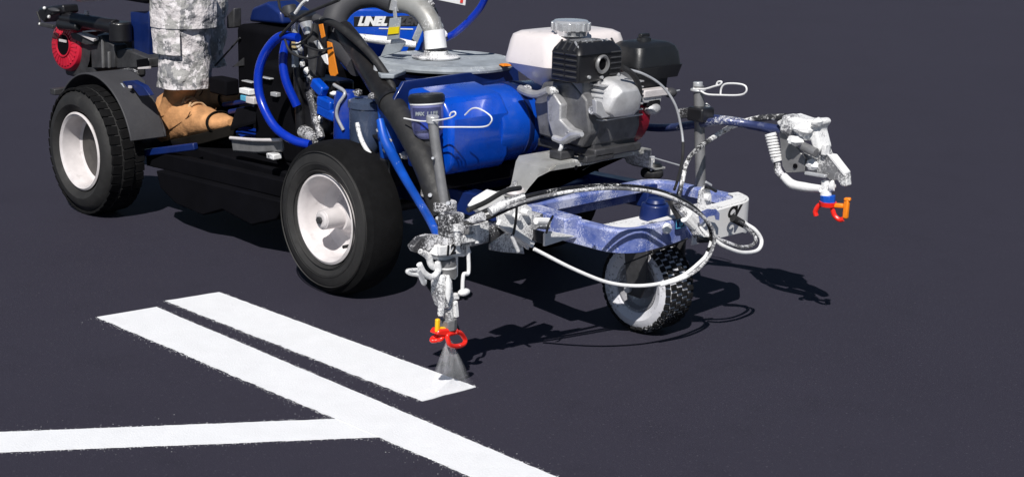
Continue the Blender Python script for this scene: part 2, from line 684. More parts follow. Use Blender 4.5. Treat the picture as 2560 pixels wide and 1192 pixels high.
fb = MB()
for p, s in flecks:
    a = rs.random() * 6.28
    k = rs.choice((3, 4, 5))
    pts = [(p.x + math.cos(a + 6.283 * i / k) * s * rs.uniform(.7, 1.5), p.y + math.sin(a + 6.283 * i / k) * s * rs.uniform(.7, 1.3), .0006)
           for i in range(k)]
    fb.add(pts, [tuple(range(k))])
ov = fb.build('paint_overspray', 'line_paint')
tag(ov, 'fine flecks of white paint scattered along the line edges', 'paint flecks', 'stuff')


# ------------------------------------------------------------------ the line striping machine
ST = empty('line_striper', (-.4, 0, 0), 'blue walk-behind line striping machine with white-tanked engine and spray guns', 'line striper')


def wheel_profile(r, w, rim_r, bulge=.012):
    """Tyre cross-section as (radius, offset along the axle) from the outer to the inner bead."""
    h = w / 2
    return [(rim_r, -h * .62), (rim_r + .006, -h * .80), (rim_r + (r - rim_r) * .35, -h - bulge * .2), (rim_r + (r - rim_r) * .62, -h),
            (r - .022, -h * .90), (r - .008, -h * .74), (r - .002, -h * .48), (r, -h * .2), (r, h * .2), (r - .002, h * .48), (r - .008, h * .74),
            (r - .022, h * .90), (rim_r + (r - rim_r) * .62, h), (rim_r + (r - rim_r) * .35, h), (rim_r + .006, h * .80), (rim_r, h * .62)]


def rear_wheel(x, yc, side):
    """side -1: the outer face looks to -y."""
    o = (x, yc, .2)
    ax = (0, side, 0)
    t = MB().lathe(wheel_profile(.2, .125, .116), o, ax, 72, closed=True)
    # fine circumferential ribs and a moulded rim-guard line
    for rr, hh in ((.176, -.0625), (.150, -.0640), (.127, -.0600)):
        t.lathe([(rr - .0015, hh + .001), (rr, hh - .0018), (rr + .0015, hh + .001)], o, ax, 72)
    tyre = t.build('rear_wheel', 'tyre_rubber', ST)
    MB().lathe([(.1775, -.0575), (.1925, -.0475), (.1985, -.031), (.2006, -.012), (.2006, .012), (.1985, .031), (.1925, .0475), (.1775, .0575)], o, ax, 72).build('tread', 'tread_black', tyre)
    rim = MB().lathe([(.117, -.040), (.1185, -.052), (.112, -.055), (.107, -.050), (.103, -.034), (.099, .004), (.086, .022), (.060, .028),
                      (.046, .022), (.038, .002), (.034, -.004), (.0, -.004)], o, ax, 56)
    rim.lathe([(.117, .04), (.1185, .052), (.107, .05), (.099, .010), (.06, .034), (.0, .034)], o, ax, 40)
    rm = rim.build('rim', 'rim_white', tyre)
    hub = MB().cyl(Vector(o) + Vector(ax) * .0, Vector(o) + Vector(ax) * -.062, .027, .026, 28)
    hub.cyl(Vector(o) + Vector(ax) * -.062, Vector(o) + Vector(ax) * -.067, .024, .018, 28)
    hub.build('hub_cap', 'rim_white', tyre, .002)
    nut = MB().cyl(Vector(o) + Vector(ax) * -.067, Vector(o) + Vector(ax) * -.074, .010, n=6)
    nut.build('axle_nut', 'dark_metal', tyre)
    vp = Vector(o) + Vector((.07, 0, -.06)) + Vector(ax) * -.02
    MB().cyl(vp, vp + Vector(ax) * -.028, .0045, n=10).build('valve', 'black_rubber', tyre)
    return tyre


rear_wheel(-.770, -.368, 1)
rear_wheel(-.770, .368, -1)
MB().cyl((-.77, -.31, .2), (-.77, .31, .2), .016).build('axle', 'dark_metal', ST)

# chassis: two rails, cross members and a belly pan
for s in (-1, 1):
    MB().bar((-1.05, s * .19, .262), (-.20, s * .205, .275), .045, .06).build('chassis_rail', 'navy', ST, .004)
for x in (-1.02, -.66, -.42):
    MB().bar((x, -.215, .262), (x, .215, .262), .04, .05).build('cross_member', 'navy', ST, .004)
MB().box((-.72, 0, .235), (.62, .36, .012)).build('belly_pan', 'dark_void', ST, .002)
for s in (-1, 1):
    MB().prism([(-.84, s * .29, .17), (-.70, s * .29, .17), (-.68, s * .29, .30), (-.86, s * .29, .30)], (0, -s * .012, 0)).build('axle_plate', 'black_metal', ST, .002)
# mud guard strip inside the near wheel
gp = []
for i in range(15):
    a = R(20 + 100 * i / 14)
    gp.append((a))
mg = MB()
vs, fs = [], []
for i, a in enumerate(gp):
    for r in (.222, .226):
        for y in (-.312, -.262):
            vs.append((-.77 + math.cos(a) * r, y, .2 + math.sin(a) * r))
for i in range(14):
    k = i * 4
    fs += [(k, k + 1, k + 5, k + 4), (k + 2, k + 6, k + 7, k + 3), (k, k + 4, k + 6, k + 2), (k + 1, k + 3, k + 7, k + 5)]
fs += [(0, 2, 3, 1), (56, 57, 59, 58)]
mg.add(vs, fs).build('mud_guard', 'black_metal', ST)

# front frame: a rectangular loop of deep channel with rounded corners, open in the middle
FZ = .281


def loop_path(x0, x1, y0, y1, r, n=7):
    out = []
    for cx, cy, a0 in ((x1 - r, y0 + r, -90), (x1 - r, y1 - r, 0), (x0 + r, y1 - r, 90), (x0 + r, y0 + r, 180)):
        for i in range(n + 1):
            a = R(a0 + 90 * i / n)
            out.append(Vector((cx + math.cos(a) * r, cy + math.sin(a) * r, 0)))
    return out


outer = [Vector((p.x - .035 * max(0, (p.y + .05)) / .3 * (1 if p.x > -.05 else 0), p.y, 0)) for p in loop_path(-.245, .118, -.265, .262, .075)]


def inset(loop, d):
    n = len(loop)
    res = []
    for i in range(n):
        t = (loop[(i + 1) % n] - loop[i - 1]).normalized()
        res.append(loop[i] + Vector((-t.y, t.x, 0)) * d)
    return res


inner = inset(outer, .030)
prof = [(outer, FZ - .024), (outer, FZ + .026), (inset(outer, .004), FZ + .031), (inset(outer, .026), FZ + .031), (inner, FZ + .026), (inner, FZ + .004), (inset(outer, .006), FZ + .002), (inset(outer, .006), FZ - .024)]
n = len(outer)
vs = [Vector((p.x, p.y, z)) for lp, z in prof for p in lp]
fs = []
for k in range(len(prof)):
    a, b = k * n, ((k + 1) % len(prof)) * n
    fs += [(a + i, a + (i + 1) % n, b + (i + 1) % n, b + i) for i in range(n)]
ff = MB().add(vs, fs).build('front_frame', 'blue_dusty', ST, .0015)
# paint-caked nose plate at the far front corner of the frame
nose_idx = [i for i, p in enumerate(outer) if p.x > .02 and p.y > .03]
npl = inset(outer, -.004)
# walk the loop from the nose's start to its end
seq = [npl[i] for i in nose_idx]
seq = [seq[0].lerp(npl[nose_idx[0] - 1], .55)] + seq
vs, fs = [], []
seq2 = [s_ + (s_ - Vector((-.06, .0, 0))).normalized() * .007 for s_ in seq]
for p in seq:
    vs += [Vector((p.x, p.y, FZ - .050 + .02 * noise.noise(p * 30))), Vector((p.x, p.y, FZ + .033))]
for p in seq2:
    vs += [Vector((p.x, p.y, FZ - .048 + .02 * noise.noise(p * 30))), Vector((p.x, p.y, FZ + .033))]
k = len(seq)
for i in range(k - 1):
    a, b = 2 * i, 2 * (i + k)
    fs += [(a, a + 2, a + 3, a + 1), (b, b + 1, b + 3, b + 2), (a + 1, a + 3, b + 3, b + 1), (a, b, b + 2, a + 2)]
fs += [(0, 1, 2 * k + 1, 2 * k), (2 * k - 2, 4 * k - 2, 4 * k - 1, 2 * k - 1)]
MB().add(vs, fs).build('nose_plate', 'blue_front', ST, .002)
inn = inset(outer, .028)
vs = [Vector((p.x, p.y, FZ + .0325)) for p in seq] + [Vector((p.x, p.y, FZ + .0325)) for p in [inn[nose_idx[0] - 1]] + [inn[i] for i in nose_idx]]
vs += [v_ + Vector((0, 0, .003)) for v_ in vs]
fs = []
for i in range(k - 1):
    fs += [(2 * k + i, 2 * k + i + 1, 3 * k + i + 1, 3 * k + i), (i, k + i, k + i + 1, i + 1), (k + i, 3 * k + i, 3 * k + i + 1, k + i + 1), (i, i + 1, 2 * k + i + 1, 2 * k + i)]
fs += [(0, 2 * k, 3 * k, k), (k - 1, 2 * k - 1, 4 * k - 1, 3 * k - 1)]
MB().add(vs, fs).build('nose_rim', 'paint_crust', ST)
cap = MB()
for p, r_ in (((0.1240, -0.1330, 0.3047), .0135), ((0.1180, 0.0041, 0.2918), .008)):
    cap.cyl(p, Vector(p) + Vector((.010, 0, 0)), r_, r_ * .85, 18)
cap.build('frame_bolt', 'white_paint', ST, .002)
# maker's decal on the frame: a small pale-edged blue plate with a swirl on it
dc = V((0.1195, -0.0765, 0.3064))
MB().box(dc, (.0025, .034, .022)).build('decal', 'navy', ST, .0006)
for dy, dz, sy, sz in ((0, .010, .032, .0016), (0, -.010, .032, .0016), (-.0155, 0, .0016, .02), (.0155, 0, .0016, .02)):
    MB().box(dc + Vector((.0022, dy, dz)), (.001, sy, sz)).build('decal_border', 'label_teal', ST)
add_text('decal_emblem', 'G', .017, dc + Vector((.0022, 0, 0)), (0, 1, 0), (0, 0, 1), 'label_teal', ST, .25, .0008, .001)
# dark brand lettering left showing through the dried paint on the nose
MB().prism([(0.1335, -0.0298, 0.3268), (0.1335, 0.0038, 0.3314), (0.1335, 0.0371, 0.3255), (0.1335, 0.0502, 0.3139), (0.1335, 0.0502, 0.2974), (0.1335, 0.0379, 0.3003), (0.1335, 0.0323, 0.3118), (0.1335, 0.0084, 0.3125), (0.1335, -0.0201, 0.2985)], (.0015, 0, 0)).build('bare_patch', 'blue_dusty', ST)
add_text('nose_lettering', 'CV', .034, V((0.1305, 0.1082, 0.3067)), (0, 1, 0), (0, 0, 1), 'label_black', ST, .4, .0008, .002)
# caster wheel with blocky tread
CO = Vector((-.030, -.006, .115))
ct = MB().lathe([(.058, -.030), (.064, -.042), (.082, -.050), (.098, -.046), (.107, -.036), (.109, -.02), (.109, .02), (.107, .036), (.098, .046),
                 (.082, .050), (.064, .042), (.058, .030)], CO, (0, 1, 0), 60, closed=True)
caster = ct.build('caster_wheel', 'tyre_painted', ST)
tb = MB()
NT = 34
for i in range(NT):
    for row, (y, w) in enumerate(((-.030, .017), (-.010, .017), (.010, .017), (.030, .017))):
        a = 2 * math.pi * (i + (.5 if row % 2 else 0)) / NT
        d = Vector((math.cos(a), 0, math.sin(a)))
        tg = Vector((-math.sin(a), 0, math.cos(a)))
        tb.box(CO + d * .1105 + Vector((0, y, 0)), (.0138, w, .006), basis(tg, d))
    for s in (-1, 1):
        a = 2 * math.pi * (i + (.25 if s > 0 else .5)) / NT
        d = Vector((math.cos(a), 0, math.sin(a)))
        tg = Vector((-math.sin(a), 0, math.cos(a)))
        tb.box(CO + d * .1025 + Vector((0, s * .0425, 0)), (.014, .012, .012), basis(tg, d + Vector((0, s * .9, 0))))
tag(tb.build('tread', 'tyre_tread', caster, .0012, 1), kind='stuff')
cr = MB().lathe([(.059, -.033), (.061, -.040), (.056, -.040), (.050, -.024), (.032, -.016), (.022, -.026), (.0, -.026)], CO, (0, 1, 0), 44)
cr.lathe([(.059, .033), (.061, .040), (.056, .040), (.050, .024), (.03, .018), (.0, .018)], CO, (0, 1, 0), 44)
cr.build('rim', 'rim_grey', caster)
MB().cyl(CO + Vector((0, -.075, 0)), CO + Vector((0, .075, 0)), .009).build('axle', 'zinc', caster)
# caster fork and swivel
for s in (-1, 1):
    MB().prism([(-.034, s * .066, .10), (.006, s * .066, .098), (.020, s * .066, .13), (.022, s * .066, .262), (-.06, s * .066, .262)], (0, s * .007, 0)).build('fork_plate', 'dark_metal', ST, .002)
MB().box((-.02, 0, .262), (.10, .146, .014)).build('fork_crown', 'dark_metal', ST, .003)
sw = MB().cyl((-.02, 0, .268), (-.02, 0, .318), .040, .034, 28)
sw.build('swivel_housing', 'navy', ST, .004)
MB().cyl((-.02, 0, .318), (-.02, 0, .330), .026, .02, 28).build('swivel_cap', 'navy', ST, .003)
MB().bar((-.02, -.25, .272), (-.02, .245, .272), .085, .016).build('swivel_crossbar', 'paint_crust', ST, .003)
# caster lock: rod, lug and spring pin on the far side of the frame
lk = V((0.0200, 0.1290, 0.3243))
MB().prism([lk + Vector((0, -.024, -.04)), lk + Vector((0, .028, -.04)), lk + Vector((0, .028, -.005)), lk + Vector((0, .018, .018)),
            lk + Vector((0, 0, .026)), lk + Vector((0, -.018, .016))], (.006, 0, 0)).build('lock_lug', 'zinc_painted', ST, .001)
MB().cyl(lk + Vector((.004, .004, -.002)), lk + Vector((.018, .004, -.002)), .008, n=14).build('lock_pin', 'white_paint', ST, .001)
MB().blob(lk + Vector((.02, .0, -.04)), (.026, .026, .012), rough=.5, seed=3).build('paint_lump', 'paint_crust', ST)
MB().tube([(0.0300, 0.1671, 0.3328), (0.0300, 0.1427, 0.3441), (0.0300, 0.1253, 0.3485)], .004).build('lock_lever', 'black_metal', ST)

# paint hopper: round bucket with a grey lid
BC = Vector((-.775, 0, 0))
MB().lathe([(0, .30), (.155, .30), (.162, .31), (.172, .52), (.178, .525), (.178, .540), (.172, .543), (.172, .556)], BC, (0, 0, 1), 64).build('paint_hopper', 'navy', ST)
lid = MB().lathe([(.0, .566), (.188, .566), (.190, .572), (.188, .578), (.174, .582), (.168, .580), (.0, .582)], BC, (0, 0, 1), 72).build('hopper_lid', 'lid_grey', ST)
# lid ear with bolt on the near side
MB().prism([(-0.7935, -0.2518, 0.5660), (-0.7711, -0.1688, 0.5660), (-0.6958, -0.2125, 0.5660), (-0.6497, -0.2915, 0.5660), (-0.6742, -0.3143, 0.5660)], (0, 0, .012)).build('lid_ear', 'lid_grey', lid, .003)
MB().cyl((-0.7186, -0.2907, 0.5760), V((-0.7186, -0.2907, 0.5760)) + Vector((0, 0, .018)), .010, .008, 12).build('ear_bolt', 'zinc', lid, .001)
MB().blob((-0.5830, 0.0344, 0.5830), (.018, .014, .004), rough=.4, seed=8).build('orange_scrap', 'tag_orange', lid)
# blue hopper skirt in front of the bucket
MB().prism([(-0.6000, -0.3331, 0.5237), (-0.6000, -0.3009, 0.5658), (-0.6000, 0.0972, 0.5739), (-0.6000, 0.1262, 0.3923), (-0.6000, -0.3129, 0.4205)], (-.012, 0, 0)).build('skirt_panel', 'navy', ST, .002)

# hydraulic tank: bevelled block merging into a fat lying cylinder with two bands
HX = -.50
hb = MB()
hy0, hy1, hz, hr = -.315, .078, .452, .098
blk = [(-.075, -.095), (.070, -.095), (.092, -.06), (.092, .045), (.060, .090), (-.03, .108), (-.075, .10)]
hb.prism([(HX + a, hy0, hz + b) for a, b in blk], (0, .20, 0))
htank = hb.build('hydraulic_tank', 'blue_bright', ST, .012, 3)
hc = MB().lathe([(0, hy0 + .17), (hr, hy0 + .17), (hr + .002, hy0 + .18), (hr + .002, hy1 - .03), (hr - .006, hy1), (hr - .03, hy1 + .016), (0, hy1 + .02)], (HX, 0, hz), (0, 1, 0), 56)
hc.build('tank_cylinder', 'blue_sheen', ST)
for y in (-.045, -.005):
    MB().lathe([(hr + .0022, y - .008), (hr + .0045, y - .007), (hr + .0045, y + .007), (hr + .0022, y + .008)], (HX, 0, hz), (0, 1, 0), 56).build('tank_band', 'navy', ST)
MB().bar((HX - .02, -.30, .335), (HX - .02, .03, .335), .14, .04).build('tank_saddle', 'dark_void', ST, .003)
MB().box((-0.5411, -0.2000, 0.3472), (.035, .03, .016)).build('blue_fitting', 'blue_gloss', ST, .002)
MB().box((-0.5126, -0.1600, 0.3541), (.03, .03, .014)).build('brass_fitting', 'tag_tan', ST, .002)

# pump motor: tilted blue can with a black cap and lettered label
pa, pb = V((-0.4661, -0.3350, 0.4481)), V((-0.4764, -0.3350, 0.5518))
pd = (pb - pa).normalized()
pl = (pb - pa).length
pm = MB().lathe([(0, 0), (.026, 0), (.036, .012), (.040, .03), (.0415, pl * .75), (.0415, pl * .86), (.0, pl * .86)], pa, pd, 36)
motor = pm.build('pump_motor', 'pump_lilac', ST, 0)
MB().lathe([(.0425, pl * .80), (.0425, pl * .84)], pa, pd, 36).build('motor_ring', 'label_white', motor)
MB().lathe([(.0435, pl * .84), (.0445, pl * .86), (.0445, pl * .98), (.040, pl * 1.03), (.0, pl * 1.04)], pa, pd, 36).build('motor_cap', 'black_plastic', motor)
tocam = (Vector(CAM_LOC) - pa)
side = tocam.cross(pd).normalized() * -1
face = pd.cross(side).normalized() * -1
if face.dot(tocam) < 0:
    face = -face


def curved_label(r, a0, a1, h0, h1, name, material, parent, poly=None):
    vs, fs = [], []
    N = 14
    for i in range(N + 1):
        a = a0 + (a1 - a0) * i / N
        d = face * math.cos(a) + side * math.sin(a)
        vs += [pa + pd * h0 + d * r, pa + pd * h1 + d * r]
    fs = [(2 * i, 2 * i + 2, 2 * i + 3, 2 * i + 1) for i in range(N)]
    return MB().add(vs, fs).build(name, material, parent)


curved_label(.0422, -1.0, .9, pl * .20, pl * .74, 'motor_label', 'pump_label', motor)
curved_label(.0426, -.45, .15, pl * .24, pl * .46, 'label_patch', 'blue_gloss', motor)
for i, ch in enumerate('MAX LIFE'):
    if ch != ' ':
        a = -.62 + 1.15 * i / 7
        d = face * math.cos(a) + side * math.sin(a)
        tdir = (side * math.cos(a) - face * math.sin(a))
        add_text('label_letter', ch, .0125, pa + pd * pl * .60 + d * .0434, tdir, pd, 'lid_grey', motor, .1, .0004, .0006)
# hose fittings under the motor
MB().cyl(pa, pa - pd * .03, .02, .016, 16).build('motor_stub', 'dark_metal', motor, .001)

# near-side pump and filter bowls, left of the big hose
fpos = V((-0.7506, -0.3000, 0.4487))
MB().lathe([(0, -.09), (.03, -.085), (.042, -.06), (.045, .03), (.048, .034), (.048, .05), (.03, .058), (.0, .06)], fpos, (0.02, 0, 1), 32).build('filter_bowl', 'smoke_plastic', ST)
f2 = V((-0.8281, -0.3000, 0.4484))
MB().lathe([(0, -.10), (.026, -.10), (.034, -.08), (.036, .05), (.03, .065), (.0, .068)], f2, (0.05, 0, 1), 28).build('filter_canister', 'blue_gloss', ST)
for p0, p1 in (((-0.9939, -0.2800, 0.5156), (-0.9487, -0.2800, 0.4922)), ((-0.9699, -0.2800, 0.4700), (-0.9094, -0.2800, 0.4587)), ((-0.9702, -0.2800, 0.4461), (-0.8976, -0.2800, 0.4345))):
    MB().bar(p0, p1, .028, .030).build('pump_rib', 'blue_bright', ST, .006)
MB().tube([(-0.8575, -0.3200, 0.5285), (-0.7998, -0.3300, 0.5158), (-0.8139, -0.3400, 0.4837), (-0.8207, -0.3400, 0.4535), (-0.8070, -0.3300, 0.4177)], .0045).build('bail_wire', 'zinc', ST)
MB().blob((-0.8560, -0.3200, 0.5056), (.012, .012, .006), rough=.2).build('wing_nut', 'white_paint', ST)
MB().tube([(-0.7368, -0.3400, 0.4466), (-0.7193, -0.3450, 0.4166), (-0.6968, -0.3450, 0.3890), (-0.6735, -0.3300, 0.3546)], .006).build('lit_pipe', 'zinc_painted', ST)
# tall blue displacement pump body between the filter and the hose
pbody = MB().lathe([(0, 0), (.03, 0), (.034, .01), (.034, .10), (.028, .11), (.028, .16), (.036, .165), (.036, .19), (.0, .195)], (-0.6619, -0.2800, 0.3471), (-.12, -.04, 1), 30)
pbody.build('displacement_pump', 'hose_teal', ST)
for p, r_ in (((-0.6610, -0.3300, 0.4389), .008), ((-0.6201, -0.3300, 0.4174), .007), ((-0.6340, -0.3300, 0.3917), .009), ((-0.5846, -0.3100, 0.3838), .012), ((-0.6897, -0.3300, 0.5218), .011), ((-0.7459, -0.3300, 0.5228), .012)):
    MB().blob(p, (r_, r_, r_ * .8), 10, 7, .4, r_ * 900).build('pump_fitting', 'crusty_dark', ST)
MB().box((-0.6777, -0.3000, 0.3292), (.10, .05, .07)).build('pump_bracket', 'black_metal', ST, .004)

MB().box((-1.1126, -0.1500, 0.4275), (.15, .09, .15)).build('pump_housing', 'black_metal', ST, .01, 3)
# steering column tangle left of the hose: risers, clamps and levers
for q, (p0, p1, r_, mt) in enumerate((
        ((-1.1773, -0.2000, 0.6538), (-1.1642, -0.2000, 0.3457), .016, 'black_metal'), ((-1.0762, -0.2200, 0.6592), (-1.0637, -0.2200, 0.3851), .018, 'dark_metal'),
        ((-0.9883, -0.2400, 0.6689), (-1.0214, -0.2400, 0.5251), .015, 'black_metal'), ((-1.1493, -0.2000, 0.3479), (-1.0325, -0.2400, 0.3471), .02, 'crusty_dark'),
        ((-1.0402, -0.2600, 0.4808), (-0.9807, -0.2700, 0.3639), .013, 'crusty_dark'))):
    MB().cyl(p0, p1, r_, r_ * .9, 18).build('riser_tube', mt, ST)
MB().cyl((-1.1441, -0.2300, 0.6621), (-1.1449, -0.2300, 0.6180), .012, .010, 16).build('chrome_fitting', 'chrome', ST)
MB().cyl((-1.0818, -0.2400, 0.6642), (-1.0698, -0.2400, 0.6329), .019, .012, 20).build('chrome_cup', 'chrome', ST)
MB().lathe([(.0, 0), (.034, 0), (.04, .008), (.036, .018), (0, .02)], (-1.1211, -0.2200, 0.6658), (.1, -.1, 1), 26).build('clamp_disc', 'black_metal', ST)
MB().cyl((-1.2136, -0.2000, 0.6948), (-1.2030, -0.2000, 0.6680), .020, .020, 18).build('valve_body', 'dark_metal', ST, .003)
MB().box((-1.1461, -0.2300, 0.5560), (.012, .016, .045)).build('grey_spacer', 'lid_grey', ST, .001)
MB().box((-1.1489, -0.2300, 0.6033), (.014, .012, .035)).build('tan_block', 'tag_tan', ST, .002)
MB().prism([(-0.9781, -0.2700, 0.5865), (-0.9554, -0.2700, 0.5943), (-0.9436, -0.2700, 0.5637), (-0.9609, -0.2700, 0.5692)], (0, .006, 0)).build('pale_clip', 'white_paint', ST, .001)
MB().prism([(-1.0174, -0.2650, 0.6205), (-1.0016, -0.2650, 0.6254), (-0.9774, -0.2650, 0.6033), (-0.9931, -0.2650, 0.6006)], (0, .006, 0)).build('pale_clip', 'zinc', ST, .001)
# orange flagging tape
MB().prism([(-0.9482, -0.3000, 0.6743), (-0.9310, -0.3000, 0.6780), (-0.9211, -0.3000, 0.6455), (-0.9366, -0.3000, 0.6387)], (.0, .003, 0)).build('orange_strap', 'tag_orange', ST, .0008)
MB().prism([(-0.9127, -0.3000, 0.6338), (-0.8941, -0.3000, 0.6316), (-0.8694, -0.3000, 0.5537), (-0.8779, -0.3000, 0.5464), (-0.8983, -0.3000, 0.5450), (-0.9050, -0.3000, 0.5547)], (.0, .004, 0)).build('orange_strap', 'tag_orange', ST, .0008)
for a in range(22):
    t = a / 21
    if a < 12:
        q = Vector((-1.1185, -0.2200, 0.6003)).lerp(Vector((-0.9967, -0.2600, 0.4099)), a / 11)
        MB().blob(q + Vector((random.uniform(-.02, .02), random.uniform(-.02, .01), 0)), (.008, .008, .010), 8, 6, .5, a).build('column_fitting', random.choice(('zinc_painted', 'crusty_dark', 'chrome', 'black_metal')), ST)

# wires looping round the column
for pts, r_ in (
        ([(-0.8597, -0.3000, 0.7466), (-1.0245, -0.3000, 0.6882), (-1.1190, -0.3000, 0.6275)], .0045),
        ([(-1.0669, -0.3000, 0.6092), (-1.0194, -0.3100, 0.6170), (-0.9717, -0.3100, 0.6453), (-0.9706, -0.3000, 0.6742)], .003),
        ([(-1.0973, -0.3000, 0.6189), (-1.0591, -0.3100, 0.5913), (-0.9901, -0.3100, 0.5818), (-0.9292, -0.3100, 0.5971), (-0.9164, -0.3000, 0.6114)], .0035),
        ([(-1.0204, -0.3000, 0.6183), (-0.9722, -0.3100, 0.6114), (-0.9160, -0.3200, 0.6119), (-0.8779, -0.3100, 0.6215)], .003),
        ([(-1.2069, -0.2400, 0.7140), (-1.1688, -0.2600, 0.6910), (-1.1188, -0.2700, 0.6777)], .004)):
    MB().tube(pts, r_, 8).build('control_cable', 'black_rubber', ST)
MB().tube([(-0.9957, -0.3000, 0.7350), (-1.0187, -0.3000, 0.7225), (-1.0492, -0.3000, 0.6944)], .0045).build('white_cord', 'white_paint', ST)

# big blue hydraulic hose at the back and its twin
MB().tube([(-1.0649, -0.2800, 0.6263), (-1.1328, -0.2900, 0.6233), (-1.1867, -0.3000, 0.5767), (-1.2083, -0.3100, 0.5142), (-1.1990, -0.3100, 0.4428), (-1.1388, -0.3100, 0.3784), (-1.0666, -0.3000, 0.3489), (-1.0158, -0.2800, 0.3410)], .0125, 16).build('hydraulic_hose', 'blue_hose', ST, label='thick glossy blue hose bowed out in front of the operator')
MB().tube([(-1.1878, -0.2200, 0.6263), (-1.1880, -0.2400, 0.5610), (-1.1782, -0.2400, 0.4951), (-1.1547, -0.2200, 0.4231)], .0125, 14).build('hydraulic_hose', 'blue_hose', ST)
# fluid hose climbing out of the top
MB().tube([(-0.8133, 0.0200, 0.6286), (-0.7810, 0.0300, 0.6452), (-0.7369, 0.0400, 0.6812), (-0.6940, 0.0500, 0.7303), (-0.6694, 0.0500, 0.7870), (-0.6719, 0.0400, 0.8704)], .0095, 14).build('fluid_hose', 'blue_hose', ST)

# the return pipe: dark hose arching over into a bright steel elbow that stands on the lid
MB().tube([(-0.9378, -0.0500, 0.7186), (-0.9905, -0.0700, 0.7325), (-1.0365, -0.1100, 0.7241), (-1.0437, -0.1600, 0.6913), (-1.0214, -0.1900, 0.6496), (-0.9487, -0.2200, 0.6128), (-0.8311, -0.2600, 0.5759)], [.031, .031, .033, .034, .033, .031, .03], 20).build('suction_hose', 'grey_plastic', ST)
MB().tube([(-0.9450, -0.2200, 0.6558), (-0.8659, -0.2400, 0.6177), (-0.7651, -0.2750, 0.5744), (-0.6786, -0.3000, 0.5286), (-0.6323, -0.3150, 0.5056)], [.027, .03, .031, .031, .030], 20).build('drop_hose_sleeve', 'worn_sleeve', ST, label='thick worn black sleeve running down to the spray bar')
MB().tube([(-0.6477, -0.3100, 0.5152), (-0.5727, -0.3300, 0.4769), (-0.4960, -0.3500, 0.4285), (-0.4338, -0.3650, 0.3778), (-0.3952, -0.3700, 0.3209), (-0.3743, -0.3700, 0.2802)], [.031, .031, .031, .032, .031, .027], 20).build('drop_hose', 'black_rubber', ST)
MB().tube([(-0.6437, -0.3120, 0.5159), (-0.6351, -0.3140, 0.5112)], .0335, 20, per=2).build('hose_clamp', 'black_metal', ST)
MB().tube([(-1.0022, -0.2600, 0.6794), (-0.9204, -0.2700, 0.6772), (-0.8324, -0.2800, 0.6532), (-0.7387, -0.2900, 0.6145), (-0.6671, -0.2900, 0.5566), (-0.6393, -0.3000, 0.5204)], [.009, .010, .011, .011, .010, .009], 12).build('side_hose', 'black_rubber', ST)
MB().cyl((-1.0118, -0.2620, 0.6829), (-0.9805, -0.2620, 0.6773), .013, .013, 14).build('hose_end', 'grey_plastic', ST, .002)
MB().tube([(-0.9615, -0.0300, 0.7177), (-0.9084, -0.0250, 0.7199), (-0.8559, -0.0200, 0.7026), (-0.8178, -0.0200, 0.6696), (-0.8044, -0.0200, 0.6408)], [.030, .030, .029, .028, .027], 22).build('steel_elbow', 'steel_plate', ST)
pp = V((-0.7973, -0.0200, 0.6071))
MB().cyl(pp, V((-0.8062, -0.0200, 0.6557)), .030, .0285, 24).build('lid_pipe', 'white_paint', ST)
MB().lathe([(0, 0), (.064, .0), (.066, .004), (.05, .008), (.034, .010), (.032, .02)], (pp.x, pp.y, .583), (0, 0, 1), 36).build('pipe_flange', 'zinc_painted', ST)
MB().tube([(-0.9464, -0.0400, 0.7326), (-0.9530, -0.0400, 0.7059)], .034, 18, per=2).build('elbow_clamp', 'zinc', ST)
MB().prism([(-0.9325, -0.0600, 0.7066), (-0.9208, -0.0600, 0.7077), (-0.9137, -0.0600, 0.6672), (-0.9255, -0.0600, 0.6639)], (0, .004, 0)).build('clamp_tail', 'zinc', ST, .0006)
MB().tube([(-1.0010, -0.1400, 0.6267), (-0.9465, -0.1200, 0.6244), (-0.8896, -0.0900, 0.6217), (-0.8450, -0.0500, 0.6149)], [.010, .011, .012, .008], 14).build('agitator_arm', 'paint_crust', ST)
for i, (px, py) in enumerate(((1095,20), (1100,45), (1107,62), (1112,82), (1104,98))):
    MB().blob((Vector((-0.8512, 0.0000, 0.7267))).lerp(Vector((-0.7957, 0.0100, 0.6310)), (i + .5) / 5), (.011, .011, .014), 10, 7, .4, i * 3).build('hose_fitting', ('crusty_dark', 'black_metal', 'zinc_painted', 'chrome', 'white_paint')[i], ST)
MB().cyl((-0.8611, 0.0000, 0.7313), (-0.7957, 0.0100, 0.6289), .009, .010, 14).build('riser_pipe', 'black_metal', ST)
MB().prism([(-0.8352, 0.0000, 0.7485), (-0.7032, 0.0000, 0.7573), (-0.7073, 0.0000, 0.7296), (-0.8318, -0.0000, 0.7359)], (0, .002, 0)).build('hang_tag', 'label_white', ST)
MB().prism([(-0.7192, -0.0010, 0.7539), (-0.7114, -0.0010, 0.7545), (-0.7141, -0.0010, 0.7354), (-0.7251, -0.0010, 0.7355)], (0, -.001, 0)).build('tag_stripe', 'label_red', ST)

# blue control housing with its lettering
HD = rot_z(62) @ Vector((1, 0, 0))
HU = Vector((0, 0, 1))
hp = V((-1.1050, 0.0600, 0.5969))
HN = HD.cross(HU)


def hpt(px_, py_):
    """a point on the housing's face, in metres right of and above its middle"""
    return hp + HD * px_ + HU * py_


